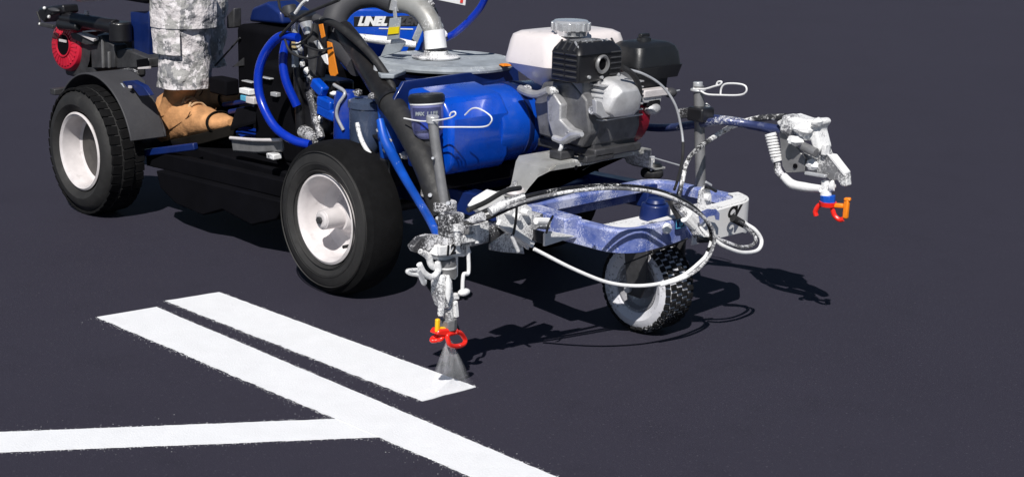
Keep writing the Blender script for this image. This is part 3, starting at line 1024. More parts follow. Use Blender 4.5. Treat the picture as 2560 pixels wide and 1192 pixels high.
poly = [hpt(-.108, -.10), hpt(.10, -.11), hpt(.118, .02), hpt(.112, .072), hpt(.09, .086), hpt(-.085, .088), hpt(-.106, .075), hpt(-.114, .05)]
hs = MB().prism(poly, -HN * .14).build('control_housing', 'blue_bright', ST, .010, 3)
add_text('housing_lettering', 'LINEL', .034, hpt(-.040, .049) + HN * .0012, HD - HU * .01, HU, 'label_white', hs, .32, .0008, .0022, .95)
add_text('housing_lettering', 'AZER', .034, hpt(.052, .050) + HN * .0012, HD - HU * .01, HU, 'grey_plastic', hs, .32, .0008, .0022, .95)
MB().box(hpt(.005, .049) + HN * .0002, (.195, .002, .029), basis(HD, HU)).build('lettering_band', 'label_black', hs, .001)
MB().box(hpt(.03, .028) + HN * .0006, (.10, .002, .003), basis(HD - HU * .03, HU)).build('lettering_underline', 'label_white', hs)
MB().prism([(-0.8606, -0.1300, 0.6892), (-0.8164, -0.1300, 0.6955), (-0.8241, -0.1300, 0.6377), (-0.8736, -0.1300, 0.6293)], (0, .004, 0)).build('steel_strap', 'lid_grey', hs, .001)
MB().prism([(-0.8610, -0.1310, 0.6648), (-0.8182, -0.1310, 0.6711), (-0.8214, -0.1310, 0.6528), (-0.8658, -0.1310, 0.6452)], (0, -.002, 0)).build('yellow_tape', 'tag_yellow', hs)
MB().prism([(-0.8769, -0.1300, 0.6172), (-0.7979, -0.1300, 0.6298), (-0.8173, -0.1300, 0.6065), (-0.8419, -0.1300, 0.5974), (-0.9002, -0.1300, 0.5813)], (0, .004, 0)).build('steel_gusset', 'lid_grey', hs, .001)
MB().prism([hpt(.085, .05) + HN * .05, hpt(.105, .05) + HN * .05, hpt(.06, -.06) + HN * .05, hpt(.038, -.06) + HN * .05], HN * .004).build('steel_brace', 'lid_grey', hs, .001)

# blue feed hose running down to the near gun
MB().tube([(-0.6459, -0.3400, 0.4677), (-0.6149, -0.3500, 0.4225), (-0.5671, -0.3600, 0.3855), (-0.4743, -0.4000, 0.3508), (-0.3605, -0.4600, 0.3300), (-0.2382, -0.5300, 0.3154), (-0.1281, -0.6000, 0.3018)], [.010, .012, .013, .011, .010, .010, .009], 12).build('feed_hose', 'hose_teal', ST)


# ------------------------------------------------------------------ engine (a part of the striper; its pieces are sub-parts)
# bridge plate carrying the engine, standing on rubber feet on the front frame
def bent_plate(prof, y0, y1, th, name, material, parent, flare=None):
    """prof: (y, z, x_back, x_front) stations of a pressed steel bridge running across the machine."""
    vs, fs = [], []
    for y, z, xb, xf in prof:
        vs += [(xb, y, z), (xf, y, z), (xf, y, z - th), (xb, y, z - th)]
    for i in range(len(prof) - 1):
        k = i * 4
        fs += [(k + j, k + (j + 1) % 4, k + 4 + (j + 1) % 4, k + 4 + j) for j in range(4)]
    fs += [(3, 2, 1, 0), tuple(4 * (len(prof) - 1) + j for j in range(4))]
    return MB().add(vs, fs).build(name, material, parent, .003)


bridge = bent_plate([(-.262, .330, -.315, -.2135), (-.215, .330, -.315, -.2135), (-.195, .338, -.32, -.2135), (-.170, .392, -.33, -.2135), (-.150, .402, -.34, -.2135),
                     (.18, .402, -.34, -.2135), (.205, .396, -.335, -.215), (.232, .345, -.32, -.235), (.25, .336, -.315, -.235), (.290, .335, -.31, -.235)], 0, 0, .006,
                    'engine_bridge', 'steel_plate', ST)
# folded front lip of the bridge, arched like the photo's pressing
MB().prism([(-0.2095, -0.3012, 0.3325), (-0.2095, -0.2720, 0.3303), (-0.2095, -0.2435, 0.3555), (-0.2095, -0.2134, 0.3777), (-0.2095, -0.1728, 0.3871), (-0.2095, -0.1212, 0.3824), (-0.2095, -0.0811, 0.3713), (-0.2095, -0.0556, 0.3750),
            (-0.2095, -0.0215, 0.3857), (-0.2095, 0.0119, 0.3886), (-.2095, .17, .389), (-.2095, .17, .399), (-.2095, -.150, .399), (-.2095, -.170, .389), (-.2095, -.195, .336), (-.2095, -.215, .327)],
           (-.004, 0, 0)).build('bridge_lip', 'steel_plate', ST, .0015)
MB().cyl((-.2088, -.082, .384), (-.2096, -.082, .384), .006, n=12).build('lip_hole', 'dark_void', ST)
for y in (-.238, .268):
    MB().lathe([(0, .306), (.026, .306), (.030, .312), (.030, .322), (.026, .327), (0, .327)], (-.262, y, 0), (0, 0, 1), 24).build('rubber_foot', 'black_rubber', ST)
    MB().lathe([(0, .331), (.024, .331), (.027, .336), (.022, .344), (.0, .346)], (-.262, y, 0), (0, 0, 1), 24).build('foot_washer', 'rim_white' if y < 0 else 'label_black', ST)
    MB().cyl((-.262, y, .344), (-.262, y, .362), .006, n=8).build('foot_bolt', 'zinc_painted', ST)
MB().cyl((-.268, .262, .344), (-.275, .258, .368), .004, n=8).build('foot_bolt', 'zinc_painted', ST)

EN = MB()
EN.box((-.285, .045, .416), (.20, .17, .022))
EN.box((-.285, .045, .445), (.175, .155, .05), taper=.92)
engine = EN.build('engine', 'dark_metal', ST, .004)
# crankcase with a sloping cylinder towards the front
MB().prism([(-.37, -.035, .43), (-.20, -.035, .43), (-.185, -.035, .47), (-.19, -.035, .545), (-.25, -.035, .585), (-.37, -.035, .56)], (0, .16, 0)).build('crankcase', 'engine_grey', engine, .010, 3)
MB().box((-.245, .04, .545), (.12, .13, .09), Matrix.Rotation(R(-20), 3, 'Y')).build('cylinder', 'engine_grey', engine, .006)
fins = MB()
for i in range(7):
    z = .50 + i * .014
    fins.box((-.222, .04, z), (.10, .15, .003))
tag(fins.build('cooling_fins', 'cast_aluminium', engine), kind='stuff')
# rocker cover: pale bevelled octagon bulging to the front
vc = V((-0.1650, 0.0196, 0.5451))
vcx = Vector((1, -.12, -.25)).normalized()
B = basis(vcx, (0, 0, 1))
oct_ = [(.062, .016), (.040, .044), (-.025, .046), (-.050, .022), (-.062, -.022), (-.040, -.042), (.045, -.042), (.064, -.020)]
vs = []
for dx, k in ((-.06, 1.03), (.0, 1.0), (.022, .80), (.026, .62)):
    for a, b in oct_:
        vs.append(vc + B @ Vector((dx, a * k, b * k)))
fs = []
for i in range(3):
    for j in range(8):
        fs.append((i * 8 + j, i * 8 + (j + 1) % 8, (i + 1) * 8 + (j + 1) % 8, (i + 1) * 8 + j))
fs += [tuple(range(24, 32)), tuple(reversed(range(8)))]
rc = MB().add(vs, fs).build('rocker_cover', 'cast_aluminium', engine, .004)
# cover foot and plug lead
MB().prism([(-0.1500, -0.0838, 0.5589), (-0.1500, -0.0622, 0.5520), (-0.1500, -0.0464, 0.5242), (-0.1500, -0.0270, 0.5125), (-0.1500, -0.0599, 0.5110), (-0.1500, -0.0791, 0.5246)], (-.014, 0, 0)).build('cover_foot', 'cast_aluminium', engine, .002)
MB().tube([(-0.1500, 0.0049, 0.6303), (-0.1400, 0.0312, 0.6128), (-0.1400, 0.0582, 0.5811), (-0.1500, 0.0766, 0.5435)], .007, 10).build('plug_lead', 'black_rubber', engine)
# side cover with ears (drive end) and its oil plugs
MB().prism([(-.36, -.062, .44), (-.21, -.062, .43), (-.185, -.062, .47), (-.20, -.062, .55), (-.255, -.062, .59), (-.35, -.062, .575), (-.38, -.062, .52)], (0, .035, 0)).build('side_cover', 'engine_grey', engine, .006, 2)
for p, r_ in (((-0.1769, -0.0700, 0.5288), .013), ((-0.2320, -0.0900, 0.4602), .014), ((-0.2572, -0.0900, 0.4166), .009), ((-0.2975, -0.0900, 0.5619), .012), ((-0.4206, -0.0600, 0.5465), .012)):
    MB().cyl(Vector(p) + Vector((0, .02, 0)), p, r_, r_ * .8, 14).build('cover_bolt', 'zinc_painted', engine, .001)
# pale drive bracket between hydraulic tank and engine
MB().prism([(-0.3142, -0.0850, 0.5474), (-0.2926, -0.0850, 0.5581), (-0.2643, -0.0850, 0.5322), (-0.2654, -0.0850, 0.4945), (-0.2349, -0.0850, 0.4771), (-0.2079, -0.0850, 0.4731), (-0.2125, -0.0850, 0.4576), (-0.2605, -0.0850, 0.4435),
            (-0.2909, -0.0850, 0.4509), (-0.3090, -0.0850, 0.4883)], (0, .03, 0)).build('drive_bracket', 'cast_grimy', engine, .004)
MB().tube([(-0.4019, -0.0900, 0.5546), (-0.3684, -0.0950, 0.5493), (-0.3335, -0.0950, 0.5498), (-0.2968, -0.0950, 0.5644)], .010, 10).build('bracket_arm', 'cast_grimy', engine)
MB().tube([(-0.2743, -0.0950, 0.4495), (-0.2355, -0.1000, 0.4490), (-0.1934, -0.1100, 0.4702), (-0.1580, -0.1200, 0.4785)], [.008, .009, .012, .006], 10).build('oil_drain', 'cast_aluminium', engine)
MB().tube([(-0.2510, -0.0950, 0.4480), (-0.2430, -0.1000, 0.4350), (-0.2504, -0.1000, 0.4189)], .005, 8).build('drain_pipe', 'zinc_painted', engine)
MB().box((-0.2500, -0.0903, 0.4128), (.04, .05, .02)).build('engine_foot', 'dark_metal', engine, .003)
MB().box((-0.2000, -0.0212, 0.4053), (.03, .10, .018)).build('engine_foot', 'dark_metal', engine, .003)
# recoil starter: dark red drum on the far end
MB().lathe([(0, .19), (.072, .19), (.082, .18), (.086, .13), (.086, .125), (0, .125)], (-.285, 0, .485), (0, 1, 0), 40).build('recoil_cover', 'dark_red', engine)
MB().lathe([(0, .124), (.098, .124), (.098, .118), (0, .118)], (-.29, 0, .50), (0, 1, 0), 40).build('fan_shroud', 'dark_red', engine)

# fuel tank: pale moulding in two halves with a seam and a chrome cap
def tank_ring(cx, cy, z, hx, hy, rr, n=7):
    out = []
    for sx, sy, a0 in ((1, -1, -90), (1, 1, 0), (-1, 1, 90), (-1, -1, 180)):
        for i in range(n):
            a = R(a0 + 90 * i / (n - 1))
            out.append(Vector((cx + sx * (hx - rr) + math.cos(a) * rr, cy + sy * (hy - rr) + math.sin(a) * rr, z)))
    return out


def loft(rings, name, material, parent, bevel=0.0):
    n_ = len(rings[0])
    vs_ = [p for r_ in rings for p in r_]
    fs_ = []
    for i in range(len(rings) - 1):
        fs_ += [(i * n_ + j, i * n_ + (j + 1) % n_, (i + 1) * n_ + (j + 1) % n_, (i + 1) * n_ + j) for j in range(n_)]
    fs_ += [tuple(reversed(range(n_))), tuple((len(rings) - 1) * n_ + j for j in range(n_))]
    return MB().add(vs_, fs_).build(name, material, parent, bevel)


TX, TY, TZ = -.390, .062, .618
ft = loft([tank_ring(TX, TY, TZ - .064, 0.0300, 0.0760, .03), tank_ring(TX, TY, TZ - .056, 0.0390, 0.0920, .03), tank_ring(TX, TY, TZ - .020, 0.0750, 0.1300, .032),
           tank_ring(TX, TY, TZ - .002, 0.0900, 0.1450, .034)], 'fuel_tank', 'fuel_white', engine)
loft([tank_ring(TX, TY, TZ - .003, 0.0920, 0.1470, .034), tank_ring(TX, TY, TZ + .004, 0.0920, 0.1470, .034), tank_ring(TX, TY, TZ + .052, 0.0860, 0.1400, .04),
      tank_ring(TX, TY, TZ + .066, .080, .134, .034), tank_ring(TX, TY, TZ + .074, .068, .120, .034), tank_ring(TX, TY, TZ + .078, .045, .095, .03)], 'fuel_tank_top', 'fuel_white', engine)
fc = V((-0.3227, 0.0038, 0.7000))
MB().lathe([(0, -.01), (.040, -.01), (.042, .0), (.046, .004), (.046, .022), (.041, .027), (.0, .029)], fc, (0, 0, 1), 40).build('fuel_cap', 'chrome', engine)
kn = MB()
for i in range(14):
    a = 2 * math.pi * i / 14
    kn.box(fc + Vector((math.cos(a) * .046, math.sin(a) * .046, .012)), (.007, .010, .020), rot_z(math.degrees(a)))
tag(kn.build('cap_grip', 'chrome', engine, .001), kind='stuff')

# muffler guard: black pressed box, louvred on two sides and the top
mx0, mx1, my0, my1, mz0, mz1 = -.290, -.197, -.098, .058, .592, .664
MU = MB().box(((mx0 + mx1) / 2, (my0 + my1) / 2, (mz0 + mz1) / 2), (mx1 - mx0, my1 - my0, mz1 - mz0))
muf = MU.build('muffler_guard', 'black_metal', engine, .006, 3)
loft([tank_ring((mx0 + mx1) / 2, (my0 + my1) / 2, mz1 - .004, .0505, .080, .014), tank_ring((mx0 + mx1) / 2, (my0 + my1) / 2, mz1 + .006, .047, .076, .014),
      tank_ring((mx0 + mx1) / 2 - .004, (my0 + my1) / 2, mz1 + .020, .036, .064, .014), tank_ring((mx0 + mx1) / 2 - .004, (my0 + my1) / 2, mz1 + .022, .030, .057, .012)],
     'guard_top', 'black_metal', engine)
for i in range(5):
    z = mz0 + .014 + i * .0135
    for c0 in (mx0 + .028, mx1 - .024):
        MB().box((c0, my0 - .001, z), (.036, .006, .0032), Matrix.Rotation(R(25), 3, 'X')).build('guard_slat', 'dark_metal', engine)
    MB().box((mx1 + .001, my1 - .026, z), (.006, .038, .0032), Matrix.Rotation(R(-25), 3, 'Y')).build('guard_slat', 'dark_metal', engine)
for i in range(8):
    y = my0 + .012 + i * .0185
    MB().box((mx1 - .016, y, mz1 + .015), (.030, .0045, .003), Matrix.Rotation(R(48), 3, 'Y')).build('guard_slat', 'zinc' if i % 3 != 1 else 'dark_metal', engine)
for i in range(4):
    x = mx0 + .018 + i * .019
    MB().box((x, my0 + .010, mz1 + .015), (.0045, .030, .003), Matrix.Rotation(R(48), 3, 'X')).build('guard_slat', 'dark_metal', engine)
MB().box((mx0 + .05, -.03, mz1 + .0235), (.045, .07, .004)).build('guard_plate', 'grey_metal', engine, .002)
ox = V((mx1, -.018, .634))
MB().lathe([(.014, .001), (.0225, .001), (.0235, .006), (.020, .010), (.016, .008), (.0145, -.01)], ox, (1, 0, 0), 28).build('exhaust_outlet', 'grey_metal', engine)
MB().cyl(ox + Vector((.0005, 0, 0)), ox + Vector((.002, 0, 0)), .0145, n=24).build('exhaust_bore', 'dark_void', engine)
for dy, dz in ((-.045, -.028), (.0, -.032), (.06, -.03)):
    MB().cyl(ox + Vector((-.002, dy, dz)), ox + Vector((.006, dy, dz)), .004, n=8).build('guard_screw', 'zinc', engine)
MB().bar((-.24, -.03, .545), (-.24, -.03, .60), .06, .05).build('exhaust_pipe', 'grey_metal', engine, .004)

# air cleaner: black dome on a two-step base with a wing nut
ax_, ay_, az_ = -.262, .212, .612
loft([tank_ring(ax_, ay_, az_ - .085, 0.0418, 0.0528, .012), tank_ring(ax_, ay_, az_ - .03, 0.0440, 0.0572, .012)], 'air_intake', 'black_plastic', engine, .002)
loft([tank_ring(ax_, ay_, az_ - .034, 0.0594, 0.0792, .016), tank_ring(ax_, ay_, az_ - .006, 0.0660, 0.0880, .018), tank_ring(ax_, ay_, az_ - .002, 0.0665, 0.0886, .018)], 'cleaner_base', 'black_plastic', engine)
loft([tank_ring(ax_, ay_, az_ - .0015, 0.0633, 0.0853, .02), tank_ring(ax_, ay_, az_ + .03, 0.0605, 0.0814, .022), tank_ring(ax_, ay_, az_ + .046, 0.0550, 0.0748, .026),
      tank_ring(ax_, ay_, az_ + .054, 0.0440, 0.0605, .028), tank_ring(ax_, ay_, az_ + .057, 0.0220, 0.0330, .018)], 'cleaner_cover', 'black_plastic', engine)
MB().lathe([(0, .055), (.019, .055), (.018, .064), (.010, .068), (.0, .070)], (ax_, ay_, az_), (0, 0, 1), 20).build('cleaner_knob', 'black_plastic', engine)
MB().box((ax_, ay_, az_ + .069), (.012, .034, .012)).build('knob_wing', 'black_plastic', engine, .003)
# carburettor side, far right of the engine
MB().bar((-0.2000, 0.1338, 0.5467), (-0.2000, 0.2267, 0.5452), .03, .020).build('choke_bracket', 'rim_white', engine, .003)
MB().bar((-0.1950, 0.1320, 0.5323), (-0.1950, 0.2063, 0.5293), .01, .016).build('throttle_plate', 'cast_aluminium', engine, .002)
MB().blob((-0.2000, 0.1827, 0.5043), (.02, .026, .016), 14, 9).build('float_bowl', 'cast_aluminium', engine)
MB().box((-0.2050, 0.1796, 0.5213), (.03, .05, .02)).build('carburettor', 'black_metal', engine, .004)
MB().blob((-0.1900, 0.2403, 0.5411), (.016, .019, .013), 14, 9).build('choke_knob', 'grey_plastic', engine)
MB().cyl((-0.1900, 0.2151, 0.5414), (-0.1900, 0.2767, 0.5440), .0035, .002, 8).build('choke_rod', 'zinc', engine)
# throttle cable drooping forward
MB().tube([(-0.1600, 0.0268, 0.6235), (-0.1400, 0.0757, 0.6081), (-0.1200, 0.1221, 0.5779), (-0.1000, 0.1522, 0.5309), (-0.0900, 0.1679, 0.4725), (-0.0800, 0.1665, 0.4358)], .0032, 8).build('throttle_cable', 'zinc', engine)
MB().tube([(-0.0800, 0.1663, 0.4378), (-0.0600, 0.1420, 0.3995), (-0.0200, 0.0782, 0.3642), (0.0000, 0.0433, 0.3486)], .0036, 8).build('cable_sheath', 'black_rubber', engine)


# ------------------------------------------------------------------ spray bar, guns, posts and hoses
# near post: grey tube with a bright collar and a wire hitch pin
MB().tube([(-0.4070, -0.3750, 0.5002), (-0.3945, -0.3750, 0.4391), (-0.3604, -0.3750, 0.2983)], .0125, 18, per=4).build('gun_post', 'grey_metal', ST)
pt = V((-0.4070, -0.3750, 0.5031))
MB().cyl(pt + Vector((-.001, 0, -.006)), pt + Vector((0, 0, .012)), .0155, n=20).build('post_collar', 'zinc', ST, .002)
MB().tube([(-0.5124, -0.3750, 0.4941), (-0.4475, -0.3800, 0.4969), (-0.3914, -0.3850, 0.5063), (-0.3394, -0.3850, 0.5194), (-0.3173, -0.3850, 0.5300), (-0.3188, -0.3850, 0.5373), (-0.3313, -0.3850, 0.5337), (-0.3367, -0.3850, 0.5254)], .0019, 8).build('hitch_pin_wire', 'label_white', ST)
MB().tube([(-0.4035, -0.3600, 0.4865), (-0.3491, -0.3400, 0.4922), (-0.2769, -0.3300, 0.5024), (-0.2529, -0.3300, 0.5172), (-0.2560, -0.3300, 0.5310), (-0.2917, -0.3300, 0.5421), (-0.3192, -0.3300, 0.5393), (-0.3438, -0.3300, 0.5207)], .0019, 8).build('hitch_pin_wire', 'label_white', ST)
for p, s in (((-0.4157, -0.3700, 0.3291), .026), ((-0.3660, -0.3700, 0.3015), .030), ((-0.3826, -0.3700, 0.2588), .024)):
    MB().cyl(Vector(p) + Vector((0, 0, -.012)), Vector(p) + Vector((0, 0, .012)), s, s * .96, 20).build('post_clamp', 'crusty_dark', ST, .003)
for p, r_ in (((-0.3888, -0.3950, 0.3275), .006), ((-0.3858, -0.3900, 0.4170), .004), ((-0.3188, -0.4000, 0.3212), .006), ((-0.3564, -0.4000, 0.2782), .005)):
    MB().cyl(p, Vector(p) + Vector((.008, -.010, .003)), r_, r_ * .8, 8).build('clamp_bolt', 'zinc', ST)

# arm along which the near gun slides, from the frame out to the side
MB().bar((0.0000, -0.4235, 0.3460), (0.0000, -0.7068, 0.3342), .034, .034).build('gun_arm', 'crusty_dark', ST, .003)
MB().bar((-.19, -.25, .292), (-.03, -.275, .296), .05, .05).build('arm_socket', 'blue_dusty', ST, .004)
# bracket plates where the arm meets the frame (paint-caked)
X0 = .028
MB().prism([(0.0280, -0.5776, 0.3991), (0.0280, -0.5089, 0.4066), (0.0280, -0.4716, 0.3836), (0.0280, -0.4643, 0.3199), (0.0280, -0.4780, 0.2906), (0.0280, -0.5156, 0.3192), (0.0280, -0.5668, 0.3538)], (-.008, 0, 0)).build('arm_bracket', 'paint_crust', ST, .0015)
MB().prism([(0.0340, -0.5999, 0.3253), (0.0340, -0.5486, 0.3433), (0.0340, -0.5016, 0.3047), (0.0340, -0.4960, 0.2859), (0.0340, -0.5652, 0.3020), (0.0340, -0.5996, 0.3121)], (-.006, 0, 0)).build('bracket_gusset', 'zinc_painted', ST, .0015)
MB().prism([(0.0000, -0.5946, 0.4138), (0.0000, -0.5539, 0.4273), (0.0000, -0.5274, 0.4131), (0.0000, -0.5169, 0.3851), (0.0000, -0.5820, 0.3771), (0.0000, -0.6116, 0.3989)], (-.03, 0, 0)).build('bracket_block', 'blue_front', ST, .003)
MB().bar((0.0450, -0.5896, 0.3737), (0.0450, -0.4833, 0.3066), .010, .014).build('bracket_strap', 'paint_crust', ST, .002)
MB().prism([(0.0400, -0.4418, 0.3232), (0.0400, -0.4321, 0.3288), (0.0400, -0.3418, 0.3027), (0.0400, -0.3930, 0.2981), (0.0400, -0.4407, 0.2950)], (-.006, 0, 0)).build('frame_gusset', 'paint_crust', ST, .001)
MB().prism([(0.0300, -0.4594, 0.3330), (0.0300, -0.4267, 0.3233), (0.0300, -0.4229, 0.2937), (0.0300, -0.4558, 0.3045)], (-.03, 0, 0)).build('dark_block', 'dark_metal', ST, .002)
for p in ((0.0400, -0.5220, 0.3729), (0.0400, -0.4980, 0.3791), (0.0400, -0.5499, 0.3885), (0.0500, -0.4656, 0.3548), (0.0500, -0.4456, 0.3481)):
    MB().cyl(Vector(p) + Vector((-.012, 0, 0)), Vector(p) + Vector((.004, 0, 0)), .0085, .007, 10).build('bracket_bolt', 'paint_crust', ST, .001)
MB().tube([(0.0500, -0.4806, 0.3606), (0.0500, -0.4409, 0.3536)], .008, 10, per=3).build('frame_pin', 'white_paint', ST)
MB().tube([(0.0500, -0.4802, 0.3499), (0.0500, -0.4429, 0.3423)], .007, 10, per=3).build('frame_pin', 'zinc_painted', ST)
# slide clamp on the arm: two upright bolts through a cast block
MB().box((0.0080, -0.6318, 0.3514), (.055, .055, .045)).build('slide_clamp', 'zinc_painted', ST, .004)
MB().box((0.0000, -0.6818, 0.3749), (.04, .045, .05)).build('slide_block', 'crusty_dark', ST, .006)
MB().prism([(0.0300, -0.6217, 0.3714), (0.0300, -0.6021, 0.3753), (0.0300, -0.6083, 0.3433), (0.0300, -0.6172, 0.3317)], (-.03, 0, 0)).build('clamp_wing', 'paint_crust', ST, .002)
for px0 in (((0.0360, -0.6978, 0.3826), (0.0360, -0.6958, 0.3397)), ((0.0360, -0.6458, 0.3746), (0.0360, -0.6426, 0.3361))):
    MB().cyl(px0[0], px0[1], .0065, .0065, 12).build('clamp_stud', 'paint_crust', ST)
    MB().cyl(px0[0], Vector(px0[0]) + Vector((0, 0, -.012)), .010, .010, 6).build('stud_nut', 'paint_crust', ST)
MB().bar((0.0340, -0.6942, 0.3493), (0.0340, -0.6398, 0.3474), .014, .016).build('clamp_strap', 'paint_crust', ST, .002)
# arm lever with cable end, left of the gun
MB().prism([(-0.0100, -0.7783, 0.3389), (-0.0100, -0.7567, 0.3549), (-0.0100, -0.7315, 0.3568), (-0.0100, -0.6925, 0.3489), (-0.0100, -0.6900, 0.3355), (-0.0100, -0.7201, 0.3258), (-0.0100, -0.7454, 0.3214), (-0.0100, -0.7695, 0.3255)], (-.02, 0, 0)).build('trigger_lever', 'crusty_dark', ST, .003)
# gun holder plate with the size number
MB().prism([(0.0120, -0.7317, 0.3168), (0.0120, -0.7186, 0.3335), (0.0120, -0.6418, 0.3277), (0.0120, -0.6322, 0.3069), (0.0120, -0.6550, 0.3021)], (-.04, 0, 0)).build('holder_plate', 'paint_crust', ST, .002)
MB().prism([(0.0300, -0.7404, 0.3415), (0.0300, -0.6836, 0.3365), (0.0300, -0.6798, 0.3169), (0.0300, -0.7390, 0.3226)], (-.010, 0, 0)).build('number_plate', 'white_paint', ST, .001)
add_text('size_number', '12', .030, V((0.0315, -0.7117, 0.3294)), (0, 1, .02), (0, 0, 1), 'label_black', ST, .1, .0006, .001)
MB().prism([(0.0040, -0.7245, 0.3122), (0.0040, -0.6637, 0.3036), (0.0040, -0.6628, 0.2598), (0.0040, -0.6718, 0.2526), (0.0040, -0.6772, 0.2972), (0.0040, -0.7177, 0.3024)], (-.03, 0, 0)).build('holder_side', 'paint_crust', ST, .002)
MB().tube([(0.0000, -0.7673, 0.3306), (0.0000, -0.7453, 0.3166), (0.0000, -0.7362, 0.2962), (0.0000, -0.7205, 0.2848)], [.006, .0075, .007, .006], 10).build('holder_hook', 'paint_crust', ST)
MB().tube([(0.0100, -0.7779, 0.3073), (0.0100, -0.7646, 0.2862), (0.0100, -0.7425, 0.2737), (0.0100, -0.7250, 0.2843), (0.0100, -0.7275, 0.3028)], .0065, 10).build('trigger_guard', 'paint_crust', ST)
MB().tube([(0.0100, -0.7755, 0.2830), (0.0100, -0.8037, 0.2923), (0.0100, -0.8091, 0.2991), (0.0100, -0.7822, 0.2961)], .004, 8).build('guard_wire', 'zinc_painted', ST)
MB().tube([(0.0100, -0.7821, 0.2944), (0.0100, -0.7733, 0.2809), (0.0100, -0.7644, 0.2639), (0.0100, -0.7601, 0.2717)], [.006, .006, .005, .003], 8).build('guard_wire', 'zinc', ST)
# crank rod with a knob right of the gun
MB().tube([(0.0200, -0.6541, 0.3417), (0.0200, -0.6499, 0.3046), (0.0200, -0.6490, 0.2678), (0.0200, -0.6616, 0.2683), (0.0200, -0.6648, 0.2549), (0.0200, -0.6654, 0.2305)], .0042, 8, per=4).build('crank_rod', 'white_paint', ST)
MB().blob((0.0200, -0.6608, 0.2279), (.010, .016, .008), 12, 8).build('crank_knob', 'white_paint', ST)


# ---- near gun
gun = MB().cyl((0.0000, -0.6939, 0.3010), (0.0000, -0.6899, 0.2638), .020, .020, 24).build('spray_gun', 'grey_metal', ST, .001, label='spray gun caked in white paint, spraying the line')
MB().cyl((0.0000, -0.6926, 0.2869), (0.0000, -0.6925, 0.2834), .0206, .0206, 24).build('gun_band', 'white_paint', gun)
gb = MB()
gb.prism([(0.0160, -0.7235, 0.2750), (0.0160, -0.6910, 0.2709), (0.0160, -0.6844, 0.2226), (0.0160, -0.6930, 0.1962), (0.0160, -0.7111, 0.1997), (0.0160, -0.7228, 0.2281)], (-.034, 0, 0))
gb.build('gun_body', 'paint_crust', gun, .005, 3)
MB().blob((0.0220, -0.7071, 0.2439), (.006, .007, .028), 12, 9, .3, 2).build('gun_ridge', 'white_paint', gun)
MB().bar((0.0040, -0.7165, 0.2242), (0.0040, -0.6631, 0.2159), .014, .014).build('gun_yoke', 'paint_crust', gun, .003)
for p0, p1 in (((0.0080, -0.7132, 0.2158), (0.0080, -0.7160, 0.1831)), ((0.0080, -0.6769, 0.2088), (0.0080, -0.6716, 0.1725))):
    MB().bar(p0, p1, .010, .012).build('gun_tie', 'paint_crust', gun, .002)
MB().cyl((0.0000, -0.6876, 0.1932), (0.0000, -0.6860, 0.1681), .011, .012, 18).build('gun_nozzle', 'zinc_painted', gun)
MB().cyl((0.0000, -0.6860, 0.1699), (0.0000, -0.6845, 0.1465), .0185, .0185, 8).build('nozzle_nut', 'grey_metal', gun, .0015)
tp = V((0.0000, -0.6845, 0.1483))


MB().prism([(0.0140, -0.7221, 0.1568), (0.0140, -0.6697, 0.1487), (0.0140, -0.6626, 0.1365), (0.0140, -0.6763, 0.1340), (0.0140, -0.6946, 0.1343), (0.0140, -0.7173, 0.1408), (0.0140, -0.7309, 0.1472)], (-.026, 0, 0)).build('tip_guard', 'guard_red', gun, .004, 3)
MB().tube([(0.0120, -0.6974, 0.1397), (0.0060, -0.6610, 0.1360), (0.0000, -0.6413, 0.1197), (0.0000, -0.6364, 0.1097), (0.0040, -0.6470, 0.1048), (0.0100, -0.6722, 0.1081), (0.0140, -0.6920, 0.1160), (0.0140, -0.6990, 0.1281)], .0052, 12, 5, closed=True).build('guard_wing', 'guard_red', gun)
MB().tube([(0.0000, -0.7025, 0.1396), (-0.0060, -0.7107, 0.1363), (-0.0100, -0.7206, 0.1312), (-0.0060, -0.7264, 0.1280), (0.0000, -0.7182, 0.1287), (0.0080, -0.7118, 0.1329)], .0050, 12, 5, closed=True).build('guard_wing', 'guard_red', gun)
MB().bar((0.0060, -0.7220, 0.1785), (0.0060, -0.7227, 0.1461), .010, .009).build('tip_handle', 'tip_yellow', gun, .003)
MB().cyl((0.0040, -0.7199, 0.1548), (0.0040, -0.6961, 0.1481), .006, .006, 12).build('tip_barrel', 'tip_yellow', gun)

# fan of atomised paint below the near tip, laid across the direction of travel
sm = bpy.data.materials.new('paint_mist')
sm.use_nodes = True
_n, _l = sm.node_tree.nodes, sm.node_tree.links
_n.remove(_n['Principled BSDF'])
_tr = _n.new('ShaderNodeBsdfTransparent')
_df = _n.new('ShaderNodeBsdfDiffuse')
_tl = _n.new('ShaderNodeBsdfTranslucent')
_df.inputs['Color'].default_value = (.8, .82, .85, 1)
_tl.inputs['Color'].default_value = (.8, .82, .85, 1)
_as = _n.new('ShaderNodeAddShader')
_mx = _n.new('ShaderNodeMixShader')
_ge = _n.new('ShaderNodeNewGeometry')
_df.inputs['Color'].default_value = (1, 1, 1, 1)
_tl.inputs['Color'].default_value = (1, 1, 1, 1)


def _m(op, a, b):
    x = _n.new('ShaderNodeMath')
    x.operation = op
    for k_, v_ in enumerate((a, b)):
        if isinstance(v_, (int, float)):
            x.inputs[k_].default_value = v_
        else:
            _l.new(v_, x.inputs[k_])
    return x.outputs[0]


